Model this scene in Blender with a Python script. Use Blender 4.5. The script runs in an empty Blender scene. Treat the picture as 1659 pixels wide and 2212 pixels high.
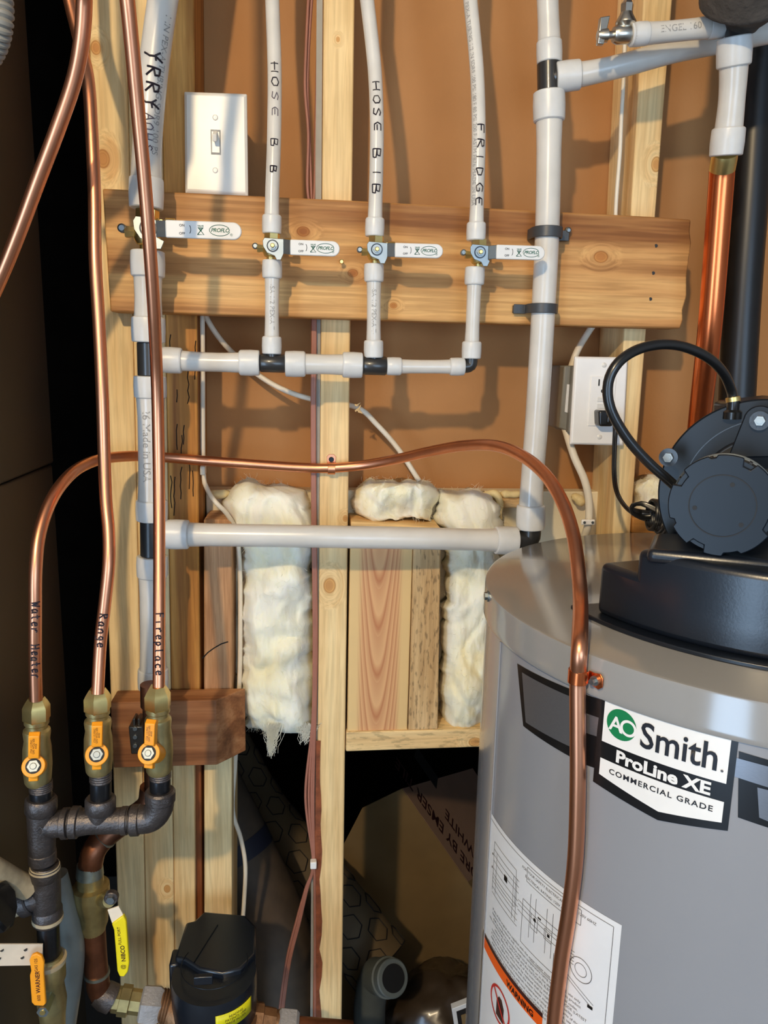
import bpy, bmesh, math, random
import numpy as np
from mathutils import Vector, Matrix, noise
random.seed(4)
SC = bpy.context.scene
COL = SC.collection

# ------------------------------------------------------------------ camera
FPX, CX, CY = 1661.0, 829.5, 1106.0
CAM = np.array([0.0, 0.0, 1.6])
def _basis(D=17000., dv=(640., 9500.)):
    d = np.array([dv[0]-CX, dv[1]-CY, FPX]); d /= np.linalg.norm(d)
    vy = -(FPX*FPX+(dv[0]-CX)*D)/(dv[1]-CY)
    X = np.array([D, vy, FPX]); X /= np.linalg.norm(X)
    Z = -d
    return np.array([X, np.cross(Z, X), Z])
BAS = _basis()
def ray(px, py):
    return BAS@np.array([(px-CX)/FPX, (py-CY)/FPX, 1.0])
def at(px, py, Y):
    r = ray(px, py); p = CAM+r*(Y/r[1]); return Vector(p)
def atz(px, py, z):
    r = ray(px, py); p = CAM+r*((z-CAM[2])/r[2]); return Vector(p)
def pxm(px, py, Y):
    """metres per photo pixel for a thing standing at that spot"""
    r = ray(px, py); return (Y/r[1])/FPX
cam_data = bpy.data.cameras.new('camera'); cam = bpy.data.objects.new('camera', cam_data); COL.objects.link(cam)
cam_data.sensor_fit = 'VERTICAL'; cam_data.sensor_height = 24.0; cam_data.lens = FPX/2212*24.0
cam_data.clip_start = 0.02
r_, u_, b_ = BAS@np.array([1, 0, 0.]), BAS@np.array([0, -1., 0]), BAS@np.array([0, 0, -1.])
cam.matrix_world = Matrix(((r_[0], u_[0], b_[0], CAM[0]), (r_[1], u_[1], b_[1], CAM[1]), (r_[2], u_[2], b_[2], CAM[2]), (0, 0, 0, 1)))
SC.camera = cam
SC.view_settings.view_transform = 'Standard'
SC.view_settings.look = 'None'
SC.view_settings.gamma = 1.0
SC.view_settings.use_curve_mapping = False
SC.view_settings.exposure = 0.5

# ------------------------------------------------------------------ light
W = bpy.data.worlds.new('world'); SC.world = W; W.use_nodes = True
W.node_tree.nodes['Background'].inputs[0].default_value = (0.55, 0.7, 1.0, 1)
W.node_tree.nodes['Background'].inputs[1].default_value = 0.3
def light(name, kind, loc, energy, color, **k):
    d = bpy.data.lights.new(name, kind); o = bpy.data.objects.new(name, d); COL.objects.link(o)
    o.location = loc; d.energy = energy; d.color = color
    for a, v in k.items(): setattr(d, a, v)
    return o
BULB = Vector((-0.47, -0.76, 2.38))
light('ceiling_bulb', 'POINT', BULB, 62, (1.0, 0.77, 0.47), shadow_soft_size=0.03)
def daylight(name, loc, aim, e, w, h):
    l = light(name, 'AREA', loc, e, (0.50, 0.72, 1.0), shape='RECTANGLE', size=w, size_y=h)
    l.rotation_euler = (Vector(aim)-l.location).to_track_quat('-Z', 'Y').to_euler()
daylight('door_daylight', (-1.70, -2.12, 1.05), (0.1, 1.0, 1.2), 52, 1.1, 2.0)
daylight('rear_fill', (0.55, -2.12, 1.5), (0.1, 1.0, 1.3), 26, 1.6, 1.1)  # added broad cool fill behind the camera, no window known there

# ------------------------------------------------------------------ materials
def newmat(name):
    m = bpy.data.materials.new(name); m.use_nodes = True
    nt = m.node_tree; b = nt.nodes['Principled BSDF']
    return m, nt, b
def N(nt, t, **k):
    n = nt.nodes.new(t)
    for a, v in k.items():
        if isinstance(a, str) and a in n.bl_rna.properties.keys(): setattr(n, a, v)
        else: n.inputs[a].default_value = v
    return n
def L(nt, a, ao, b, bi): nt.links.new(a.outputs[ao], b.inputs[bi])
def rgb(r, g, b):
    f = lambda c: ((c/255+.055)/1.055)**2.4 if c > 10 else c/255/12.92
    return (f(r), f(g), f(b), 1)
def coords(nt, off=(0, 0, 0), sc=(1, 1, 1), rot=(0, 0, 0)):
    tc = nt.nodes.new('ShaderNodeTexCoord'); mp = nt.nodes.new('ShaderNodeMapping')
    mp.inputs['Location'].default_value = off; mp.inputs['Scale'].default_value = sc; mp.inputs['Rotation'].default_value = rot
    L(nt, tc, 'Object', mp, 'Vector'); return mp
def ramp(nt, stops):
    r = nt.nodes.new('ShaderNodeValToRGB'); e = r.color_ramp.elements
    e[0].position, e[0].color = stops[0]; e[1].position, e[1].color = stops[-1]
    for p, c in stops[1:-1]:
        x = e.new(p); x.color = c
    return r
def mixc(nt, fac, a, b, mode='MIX'):
    m = nt.nodes.new('ShaderNodeMix'); m.data_type = 'RGBA'; m.blend_type = mode
    for sock, v in ((0, fac), (6, a), (7, b)):
        if isinstance(v, tuple) and len(v) == 2 and not isinstance(v[0], (int, float)): nt.links.new(v[0].outputs[v[1]], m.inputs[sock])
        elif v is not None: m.inputs[sock].default_value = v
    return m
def plain(name, c, rough=.5, metal=0., var=.12, scale=40., bump=.0, spec=.5, sss=0., coat=0., bscale=None, aniso=None):
    m, nt, b = newmat(name)
    mp = coords(nt, sc=aniso or (1, 1, 1))
    n = N(nt, 'ShaderNodeTexNoise'); n.inputs['Scale'].default_value = scale; n.inputs['Detail'].default_value = 5
    L(nt, mp, 0, n, 'Vector')
    d = tuple(max(0, x*(1-var)) for x in c[:3])+(1,); e = tuple(min(1, x*(1+var)) for x in c[:3])+(1,)
    rp = ramp(nt, [(.3, d), (.7, e)]); L(nt, n, 'Fac', rp, 0); L(nt, rp, 0, b, 'Base Color')
    b.inputs['Roughness'].default_value = rough; b.inputs['Metallic'].default_value = metal
    b.inputs['Specular IOR Level'].default_value = spec; b.inputs['Coat Weight'].default_value = coat
    b.inputs['Coat Roughness'].default_value = .12
    if sss:
        b.inputs['Subsurface Weight'].default_value = sss; b.inputs['Subsurface Radius'].default_value = (.006, .005, .004); b.inputs['Subsurface Scale'].default_value = 1
    if bump:
        n2 = N(nt, 'ShaderNodeTexNoise'); n2.inputs['Scale'].default_value = bscale or scale*4; n2.inputs['Detail'].default_value = 6
        L(nt, mp, 0, n2, 'Vector')
        bp = nt.nodes.new('ShaderNodeBump'); bp.inputs['Strength'].default_value = bump; bp.inputs['Distance'].default_value = .002
        L(nt, n2, 'Fac', bp, 'Height'); L(nt, bp, 0, b, 'Normal')
    return m
def wood(name, light_, mid, dark, axis='Z', origin=(0, 0, 0), knots=(), streak=1.0, seed=0., across=28., fibre=.16, rings=0.0, pores=0.0):
    """planed softwood: long noise bands, fine fibres and knots (x, z, radius in metres)"""
    m, nt, b = newmat(name)
    long_, thin = .045, 1.0
    sc = (thin, thin, long_) if axis == 'Z' else (long_, thin, thin)
    tc = nt.nodes.new('ShaderNodeTexCoord')
    vec = (tc, 'Object')
    fac_sum = None
    for kx, kz, kr in knots:
        p = Vector((kx-origin[0], 0, kz-origin[2]))
        sub = nt.nodes.new('ShaderNodeVectorMath'); sub.operation = 'SUBTRACT'; sub.inputs[1].default_value = p
        nt.links.new(tc.outputs['Object'], sub.inputs[0])
        mul = nt.nodes.new('ShaderNodeVectorMath'); mul.operation = 'MULTIPLY'
        mul.inputs[1].default_value = (1, 0, .75) if axis == 'Z' else (.75, 0, 1)
        L(nt, sub, 0, mul, 0)
        ln = nt.nodes.new('ShaderNodeVectorMath'); ln.operation = 'LENGTH'; L(nt, mul, 0, ln, 0)
        mr = nt.nodes.new('ShaderNodeMapRange'); mr.inputs['From Min'].default_value = kr*4; mr.inputs['From Max'].default_value = kr*.3
        mr.interpolation_type = 'SMOOTHSTEP'
        nt.links.new(ln.outputs['Value'], mr.inputs['Value'])
        # bend the grain round the knot
        sc2 = nt.nodes.new('ShaderNodeVectorMath'); sc2.operation = 'SCALE'; L(nt, sub, 0, sc2, 0)
        mm = nt.nodes.new('ShaderNodeMath'); mm.operation = 'MULTIPLY'; mm.inputs[1].default_value = -.9
        L(nt, mr, 0, mm, 0); nt.links.new(mm.outputs[0], sc2.inputs['Scale'])
        ad = nt.nodes.new('ShaderNodeVectorMath'); ad.operation = 'ADD'
        nt.links.new(vec[0].outputs[vec[1]], ad.inputs[0]); L(nt, sc2, 0, ad, 1); vec = (ad, 0)
        kn = nt.nodes.new('ShaderNodeMapRange'); kn.inputs['From Min'].default_value = kr*1.25; kn.inputs['From Max'].default_value = kr*.7
        nt.links.new(ln.outputs['Value'], kn.inputs['Value'])
        if fac_sum is None: fac_sum = kn
        else:
            mx = nt.nodes.new('ShaderNodeMath'); mx.operation = 'MAXIMUM'; L(nt, fac_sum, 0, mx, 0); L(nt, kn, 0, mx, 1); fac_sum = mx
    mp = nt.nodes.new('ShaderNodeMapping'); mp.inputs['Scale'].default_value = sc; mp.inputs['Location'].default_value = (seed*1.7, seed*.9, seed*2.3)
    nt.links.new(vec[0].outputs[vec[1]], mp.inputs['Vector'])
    n1 = N(nt, 'ShaderNodeTexNoise'); n1.inputs['Scale'].default_value = across; n1.inputs['Detail'].default_value = 3; n1.inputs['Distortion'].default_value = .7
    L(nt, mp, 0, n1, 'Vector')
    r1 = ramp(nt, [(.32, dark), (.5, mid), (.66, light_)]); L(nt, n1, 'Fac', r1, 0)
    n2 = N(nt, 'ShaderNodeTexNoise'); n2.inputs['Scale'].default_value = across*9; n2.inputs['Detail'].default_value = 4; n2.inputs['Distortion'].default_value = .4
    L(nt, mp, 0, n2, 'Vector')
    r2 = ramp(nt, [(.38, (1-fibre, 1-fibre*1.15, 1-fibre*1.3, 1)), (.6, (1, 1, 1, 1))]); L(nt, n2, 'Fac', r2, 0)
    c = mixc(nt, streak, mid, (r1, 0)); c2 = mixc(nt, 1.0, (c, 2), (r2, 0), 'MULTIPLY')
    last = c2
    # broad blotches
    n3 = N(nt, 'ShaderNodeTexNoise'); n3.inputs['Scale'].default_value = 7; n3.inputs['Detail'].default_value = 4
    nt.links.new(tc.outputs['Object'], n3.inputs['Vector'])
    r3 = ramp(nt, [(.35, (.86, .83, .78, 1)), (.6, (1, 1, 1, 1))]); L(nt, n3, 'Fac', r3, 0)
    last = mixc(nt, 1.0, (last, 2), (r3, 0), 'MULTIPLY')
    if pores:
        mp2 = nt.nodes.new('ShaderNodeMapping'); mp2.inputs['Scale'].default_value = (1, 1, .25) if axis == 'Z' else (.25, 1, 1)
        nt.links.new(tc.outputs['Object'], mp2.inputs['Vector'])
        n4 = N(nt, 'ShaderNodeTexNoise'); n4.inputs['Scale'].default_value = 260; n4.inputs['Detail'].default_value = 3
        L(nt, mp2, 0, n4, 'Vector')
        r4 = ramp(nt, [(.36, (1-pores, 1-pores, 1-pores, 1)), (.46, (1, 1, 1, 1))]); L(nt, n4, 'Fac', r4, 0)
        last = mixc(nt, 1.0, (last, 2), (r4, 0), 'MULTIPLY')
    if fac_sum is not None:
        kc = ramp(nt, [(0, (1, 1, 1, 1)), (.35, (.62, .42, .26, 1)), (.7, (.86, .7, .5, 1)), (1, (.72, .52, .36, 1))]); L(nt, fac_sum, 0, kc, 0)
        last = mixc(nt, 1.0, (last, 2), (kc, 0), 'MULTIPLY')
    L(nt, last, 2, b, 'Base Color')
    b.inputs['Roughness'].default_value = .62; b.inputs['Specular IOR Level'].default_value = .3
    bp = nt.nodes.new('ShaderNodeBump'); bp.inputs['Strength'].default_value = .25+pores*.5; bp.inputs['Distance'].default_value = .001
    L(nt, n2, 'Fac', bp, 'Height'); L(nt, bp, 0, b, 'Normal')
    return m
PINE = (rgb(250, 224, 170), rgb(246, 212, 154), rgb(234, 190, 130))
TAN = (rgb(228, 180, 116), rgb(206, 152, 92), rgb(150, 98, 52))
M = {}
def pex_mat():
    m, nt, b = newmat('translucent_pex')
    mp = coords(nt); n = N(nt, 'ShaderNodeTexNoise'); n.inputs['Scale'].default_value = 18; n.inputs['Detail'].default_value = 2
    L(nt, mp, 0, n, 'Vector'); r = ramp(nt, [(.35, rgb(206, 201, 192)), (.65, rgb(219, 214, 205))]); L(nt, n, 'Fac', r, 0); L(nt, r, 0, b, 'Base Color')
    b.inputs['Roughness'].default_value = .28; b.inputs['Subsurface Weight'].default_value = .5
    b.inputs['Subsurface Radius'].default_value = (.006, .006, .006); b.inputs['Subsurface Scale'].default_value = 1
    b.inputs['Coat Weight'].default_value = .2; b.inputs['Coat Roughness'].default_value = .2
    return m
M['pex'] = pex_mat()
M['ring'] = plain('white_ring_plastic', rgb(212, 210, 205), .35, var=.05, scale=60, sss=.3)
M['copper'] = plain('copper_tube', rgb(226, 154, 116), .34, 1., var=.12, scale=30, aniso=(1, 1, .25), bump=.03, bscale=30)
M['copper_bright'] = plain('bright_copper', rgb(232, 124, 72), .27, 1., var=.12, scale=25, aniso=(1, 1, .2))
M['copper_old'] = plain('tarnished_copper', rgb(128, 82, 58), .42, .85, var=.35, scale=35, bump=.1)
M['solder'] = plain('solder_joint', rgb(150, 158, 150), .4, .9, var=.3, scale=60)
M['brass'] = plain('brass', rgb(232, 204, 132), .34, 1., var=.12, scale=60)
M['brass_old'] = plain('dull_brass', rgb(176, 160, 110), .42, .85, var=.3, scale=40, bump=.1)
M['bronze'] = plain('bronze_casting', rgb(150, 112, 80), .5, .8, var=.3, scale=50, bump=.25)
M['steel'] = plain('zinc_plated_steel', rgb(150, 157, 158), .42, 1., var=.08, scale=60)
M['chrome'] = plain('chrome', rgb(206, 198, 184), .3, 1., var=.05)
M['iron'] = plain('black_malleable_iron', rgb(92, 86, 84), .42, .75, var=.25, scale=70, bump=.35, bscale=350)
M['iron_dark'] = plain('dark_steel_nipple', rgb(58, 60, 64), .3, .85, var=.2, scale=40)
M['poly_black'] = plain('black_fitting_plastic', rgb(44, 43, 42), .35, var=.1, coat=.3)
M['rubber'] = plain('black_hose_rubber', rgb(22, 22, 22), .32, var=.1, coat=.3)
M['cover'] = plain('black_painted_cover', rgb(18, 24, 33), .3, var=.06, scale=30, bump=.04, bscale=500, spec=.7)  # black with a little of the reflected blue daylight put into its colour
M['motor'] = plain('black_motor_enamel', rgb(15, 22, 30), .34, var=.06, spec=.3)
M['motor_dark'] = plain('dark_slot', rgb(10, 10, 11), .6)
M['orange'] = plain('orange_plastic', rgb(246, 158, 30), .4, var=.05)
M['yellow'] = plain('yellow_vinyl', rgb(236, 214, 24), .42, var=.05)
M['yellowlab'] = plain('yellow_label', rgb(226, 214, 20), .45, var=.04)
M['grip'] = plain('white_vinyl_grip', rgb(222, 219, 213), .35, var=.02)
M['white'] = plain('white_plate_plastic', rgb(232, 226, 214), .3, var=.02)
M['white2'] = plain('white_device_plastic', rgb(240, 236, 230), .28, var=.02)
M['screwwhite'] = plain('white_screw', rgb(222, 218, 210), .3, var=.03)
M['ink'] = plain('black_marker_ink', rgb(30, 22, 34), .5, var=.2)
M['ink_fade'] = plain('faded_marker_ink', rgb(92, 82, 92), .6, var=.3)
M['print'] = plain('grey_tube_print', rgb(150, 146, 140), .6, var=.2, scale=300)
M['green'] = plain('green_print', rgb(20, 122, 72), .4, var=.03)
M['greendk'] = plain('dark_green_print', rgb(34, 96, 72), .5, var=.05)
M['navy'] = plain('navy_print', rgb(24, 26, 34), .5, var=.05)
M['labwhite'] = plain('white_label', rgb(226, 226, 226), .32, var=.02)
M['labwhite2'] = plain('glossy_white_label', rgb(234, 232, 228), .3, var=.02)
M['decalblack'] = plain('black_decal', rgb(18, 18, 20), .3, var=.05, coat=.3)
M['decalsilver'] = plain('brushed_silver_decal', rgb(150, 152, 158), .32, .8, var=.1, scale=300, aniso=(1, 1, 30))
M['orangeprint'] = plain('orange_print', rgb(240, 96, 20), .4, var=.03)
M['redprint'] = plain('red_print', rgb(196, 44, 40), .4, var=.03)
M['brownprint'] = plain('dark_brown_print', rgb(60, 30, 30), .4)
M['linegrey'] = plain('thin_black_print', rgb(84, 84, 88), .5, var=.1)
M['tank'] = plain('grey_tank_enamel', rgb(143, 144, 148), .2, var=.015, scale=8, coat=.4)
M['lid'] = plain('grey_lid_enamel', rgb(143, 142, 140), .14, var=.02, scale=8, coat=.5)
M['brownwall'] = plain('brown_drywall_paper', rgb(172, 121, 72), .85, var=.05, scale=9, bump=.15, bscale=220)
M['sheetwhite'] = plain('cream_sheathing', rgb(222, 208, 176), .7, var=.06, scale=14)
M['foam'] = plain('spray_foam', rgb(226, 204, 150), .6, var=.12, scale=60, bump=.4, bscale=160, sss=.2)
M['dark'] = plain('far_wall_shade', rgb(15, 10, 6), .95, var=.3, scale=12, spec=.05)  # near-black colour stands in for the shade of the deep space behind
M['furnace'] = plain('dark_sheet_metal', rgb(70, 62, 50), .55, .35, var=.1, scale=6)
M['furnace2'] = plain('dark_sheet_metal_lower', rgb(78, 68, 54), .5, .35, var=.1, scale=6)
M['cable'] = plain('white_cable_sheath', rgb(226, 214, 192), .45, var=.05)
M['cablebrown'] = plain('brown_thermostat_wire', rgb(160, 104, 84), .5, var=.08)
M['cablegrey'] = plain('grey_strip', rgb(150, 142, 128), .5, var=.08)
M['greybox'] = plain('grey_electrical_box', rgb(128, 126, 118), .5, var=.04)
M['clamp'] = plain('dark_grey_clamp', rgb(62, 64, 66), .4, var=.05)
M['abs'] = plain('black_abs_pipe', rgb(22, 21, 21), .38, var=.3, scale=20)
M['foamgrey'] = plain('grey_pipe_insulation', rgb(74, 68, 62), .9, var=.25, scale=50, bump=.8, bscale=150)
M['hosegrey'] = plain('grey_vinyl_hose', rgb(120, 120, 112), .4, var=.08, sss=.1)
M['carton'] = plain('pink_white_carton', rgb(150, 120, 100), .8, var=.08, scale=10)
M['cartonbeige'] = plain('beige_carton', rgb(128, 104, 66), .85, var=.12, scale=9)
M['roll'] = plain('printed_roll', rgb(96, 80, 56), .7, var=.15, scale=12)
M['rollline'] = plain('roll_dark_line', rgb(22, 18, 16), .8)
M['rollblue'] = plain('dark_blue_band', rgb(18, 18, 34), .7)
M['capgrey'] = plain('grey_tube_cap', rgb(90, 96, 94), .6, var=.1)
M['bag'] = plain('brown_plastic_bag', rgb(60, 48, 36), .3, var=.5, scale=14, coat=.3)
M['strap'] = plain('galvanised_strap', rgb(232, 216, 192), .5, 0, var=.08)
M['tape'] = plain('cream_pipe_dope', rgb(176, 160, 130), .6, var=.2, scale=80)
M['nutgrey'] = plain('weathered_zinc_nut', rgb(176, 172, 170), .5, .5, var=.12, scale=90, bump=.4, bscale=300)
M['wallpaint'] = plain('room_paint', rgb(146, 152, 160), .8, var=.05, scale=4)
M['concrete'] = plain('concrete_floor', rgb(100, 96, 90), .85, var=.15, scale=7, bump=.2)
def insul_mat():
    m, nt, b = newmat('fibreglass_batt')
    mp = coords(nt, sc=(1, 1, .7)); n = N(nt, 'ShaderNodeTexNoise'); n.inputs['Scale'].default_value = 14; n.inputs['Detail'].default_value = 8; n.inputs['Distortion'].default_value = .8
    L(nt, mp, 0, n, 'Vector'); r = ramp(nt, [(.30, rgb(244, 234, 196)), (.5, rgb(250, 246, 226)), (.7, rgb(252, 250, 240))]); L(nt, n, 'Fac', r, 0); L(nt, r, 0, b, 'Base Color')
    b.inputs['Roughness'].default_value = 1; b.inputs['Specular IOR Level'].default_value = .1
    b.inputs['Subsurface Weight'].default_value = .6; b.inputs['Subsurface Radius'].default_value = (.01, .009, .007); b.inputs['Subsurface Scale'].default_value = 1
    n2 = N(nt, 'ShaderNodeTexNoise'); n2.inputs['Scale'].default_value = 90; n2.inputs['Detail'].default_value = 9; n2.inputs['Distortion'].default_value = 1.5
    mp2 = coords(nt, sc=(1, 1, .5)); L(nt, mp2, 0, n2, 'Vector')
    bp = nt.nodes.new('ShaderNodeBump'); bp.inputs['Strength'].default_value = .35; bp.inputs['Distance'].default_value = .002
    L(nt, n2, 'Fac', bp, 'Height'); L(nt, bp, 0, b, 'Normal'); return m
M['insul'] = insul_mat()

# ------------------------------------------------------------------ mesh helpers
class MB:
    def __init__(s): s.v = []; s.f = []
    def add(s, vs, fs):
        o = len(s.v); s.v += [Vector(v) for v in vs]; s.f += [tuple(i+o for i in f) for f in fs]; return s
    def box(s, a, b):
        x0, y0, z0 = a; x1, y1, z1 = b
        return s.add([(x0, y0, z0), (x1, y0, z0), (x1, y1, z0), (x0, y1, z0), (x0, y0, z1), (x1, y0, z1), (x1, y1, z1), (x0, y1, z1)],
                     [(0, 3, 2, 1), (4, 5, 6, 7), (0, 1, 5, 4), (1, 2, 6, 5), (2, 3, 7, 6), (3, 0, 4, 7)])
    def obox(s, c, ax, ay, az):
        """box from centre and three half-axis vectors"""
        c = Vector(c); ax = Vector(ax); ay = Vector(ay); az = Vector(az)
        vs = [c+ax*i+ay*j+az*k for k in (-1, 1) for j in (-1, 1) for i in (-1, 1)]
        return s.add(vs, [(0, 2, 3, 1), (4, 5, 7, 6), (0, 1, 5, 4), (1, 3, 7, 5), (3, 2, 6, 7), (2, 0, 4, 6)])
    def prism(s, pts, ext):
        """closed polygon (3-D points) swept by a vector"""
        n = len(pts); e = Vector(ext); vs = [Vector(p) for p in pts]+[Vector(p)+e for p in pts]
        return s.add(vs, [tuple(range(n)), tuple(reversed(range(n, 2*n)))]+[(i, i+n, (i+1) % n+n, (i+1) % n) for i in range(n)])
    def loft(s, rings, cap=True, close=True):
        n = len(rings[0]); vs = [p for r in rings for p in r]; fs = []
        for k in range(len(rings)-1):
            for i in range(n if close else n-1):
                a = k*n+i; b = k*n+(i+1) % n; fs.append((a, b, b+n, a+n))
        if cap: fs += [tuple(reversed(range(n))), tuple(range((len(rings)-1)*n, len(rings)*n))]
        return s.add(vs, fs)
    def lathe(s, p0, p1, prof, n=24, cap=True, rot=0.):
        """prof = [(t, r)]: t along p0->p1 in metres (or fraction when prof given with frac)"""
        p0 = Vector(p0); p1 = Vector(p1); d = (p1-p0).normalized(); a, b = perp(d)
        rings = []
        for t, r in prof:
            c = p0+d*t; rings.append([c+a*math.cos(2*math.pi*i/n+rot)*r+b*math.sin(2*math.pi*i/n+rot)*r for i in range(n)])
        return s.loft(rings, cap)
    def cyl(s, p0, p1, r, r2=None, n=24, bev=0., rot=0.):
        Ln = (Vector(p1)-Vector(p0)).length; r2 = r if r2 is None else r2
        if bev: return s.lathe(p0, p1, [(0, r-bev), (bev, r), (Ln-bev, r2), (Ln, r2-bev)], n, rot=rot)
        return s.lathe(p0, p1, [(0, r), (Ln, r2)], n, rot=rot)
    def sweep(s, pts, r, n=16, cap=True, flat=None):
        """tube along a polyline; r number or list"""
        pts = [Vector(p) for p in pts]; fr = frames(pts); rings = []
        for i, (p, (t, a, b)) in enumerate(zip(pts, fr)):
            ri = r[i] if isinstance(r, (list, tuple)) else r
            fa, fb = flat if flat else (1, 1)
            rings.append([p+a*math.cos(2*math.pi*k/n)*ri*fa+b*math.sin(2*math.pi*k/n)*ri*fb for k in range(n)])
        return s.loft(rings, cap)
    def ball(s, c, r, nu=16, nv=10, sc=(1, 1, 1)):
        c = Vector(c); rings = []
        for j in range(1, nv):
            th = math.pi*j/nv; rings.append([c+Vector((math.sin(th)*math.cos(2*math.pi*i/nu)*r*sc[0], math.sin(th)*math.sin(2*math.pi*i/nu)*r*sc[1], -math.cos(th)*r*sc[2])) for i in range(nu)])
        return s.loft(rings, True)
    def build(s, name, mat, parent=None, bevel=0., smooth=35, origin=None, label=None, segs=2, sub=0):
        me = bpy.data.meshes.new(name)
        if origin is None:
            xs = [v.x for v in s.v]; ys = [v.y for v in s.v]; zs = [v.z for v in s.v]
            origin = Vector(((min(xs)+max(xs))/2, (min(ys)+max(ys))/2, min(zs)))
        me.from_pydata([v-origin for v in s.v], [], s.f)
        bm = bmesh.new(); bm.from_mesh(me); bmesh.ops.recalc_face_normals(bm, faces=bm.faces); bm.to_mesh(me); bm.free()
        if smooth:
            me.shade_smooth()
            me.set_sharp_from_angle(angle=math.radians(smooth))
        o = bpy.data.objects.new(name, me); COL.objects.link(o)
        me.materials.append(M[mat] if isinstance(mat, str) else mat)
        if parent is not None:
            o.parent = parent; o.location = origin-wloc(parent)
        else: o.location = origin
        if bevel:
            md = o.modifiers.new('edge', 'BEVEL'); md.width = bevel; md.segments = segs; md.limit_method = 'ANGLE'; md.angle_limit = math.radians(40)
        if label: o['label'] = label
        return o
def wloc(o):
    p = Vector(o.location)
    while o.parent: o = o.parent; p = p+Vector(o.location)
    return p
def perp(d):
    up = Vector((0, 0, 1)) if abs(d.z) < .9 else Vector((0, -1, 0))
    a = d.cross(up).normalized(); b = d.cross(a).normalized(); return a, b
def frames(pts):
    out = []; n = len(pts); prev = None
    for i in range(n):
        t = (pts[min(i+1, n-1)]-pts[max(i-1, 0)]).normalized()
        if prev is None: a, b = perp(t)
        else:
            a = prev-t*prev.dot(t)
            a = a.normalized() if a.length > 1e-6 else perp(t)[0]
            b = t.cross(a)
        prev = a; out.append((t, a, b))
    return out
def spline(pts, step=.006):
    """Catmull-Rom through 3-D points, resampled"""
    P = [Vector(p) for p in pts]; P = [P[0]*2-P[1]]+P+[P[-1]*2-P[-2]]; out = []
    for i in range(1, len(P)-2):
        a, b, c, d = P[i-1:i+3]; m = max(2, int((c-b).length/step))
        for k in range(m):
            t = k/m; out.append(.5*((2*b)+(c-a)*t+(2*a-5*b+4*c-d)*t*t+(3*b-a-3*c+d)*t**3))
    out.append(P[-2]); return out
def pix(lst, step=.006):
    q = spline([at(*p) for p in lst], step)
    if lst[0][1] < -30: q = [Vector((q[0].x, q[0].y, ZTOP-.001))]+q      # carries on up to the ceiling
    if lst[-1][1] > 2230: q = q+[Vector((q[-1].x, q[-1].y, .001))]       # carries on down to the floor
    return q
def tag(o, label, cat, group=None):
    o['label'] = label; o['category'] = cat
    if group: o['group'] = group
    return o
def empty(name, loc, label, cat, group=None):
    o = bpy.data.objects.new(name, None); COL.objects.link(o); o.location = loc; o.empty_display_size = .02
    return tag(o, label, cat, group)
def struct(o): o['kind'] = 'structure'; return o
def textmesh(s, size=1., cut=None, align='CENTER', shear=0., bold=0., spacing=1.):
    cu = bpy.data.curves.new('txt', 'FONT'); cu.body = s; cu.size = size; cu.align_x = align; cu.align_y = 'CENTER'; cu.shear = shear; cu.offset = bold; cu.space_character = spacing
    cu.resolution_u = 3
    ob = bpy.data.objects.new('txt', cu); COL.objects.link(ob)
    dg = bpy.context.evaluated_depsgraph_get(); dg.update()
    me = bpy.data.meshes.new_from_object(ob.evaluated_get(dg))
    bm = bmesh.new(); bm.from_mesh(me)
    bpy.data.objects.remove(ob); bpy.data.curves.remove(cu); bpy.data.meshes.remove(me)
    if cut: cutx(bm, cut)
    r = ([v.co.copy() for v in bm.verts], None)
    bm.verts.index_update(); fs = [tuple(v.index for v in f.verts) for f in bm.faces]; bm.free()
    return r[0], fs
def cutx(bm, step, ax=0):
    xs = [v.co[ax] for v in bm.verts]
    if not xs: return
    lo, hi = min(xs), max(xs); k = math.ceil(lo/step)
    nrm = (1, 0, 0) if ax == 0 else (0, 1, 0)
    while k*step < hi:
        co = (k*step, 0, 0) if ax == 0 else (0, k*step, 0)
        bmesh.ops.bisect_plane(bm, geom=bm.verts[:]+bm.edges[:]+bm.faces[:], plane_co=co, plane_no=nrm, dist=1e-7); k += 1
def flat_text(mb, s, origin, ux, uy, size, **k):
    """lay text on a plane: origin centre, ux/uy unit vectors"""
    vs, fs = textmesh(s, size, **k); o = Vector(origin); mb.add([o+ux*v.x+uy*v.y for v in vs], fs)

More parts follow.
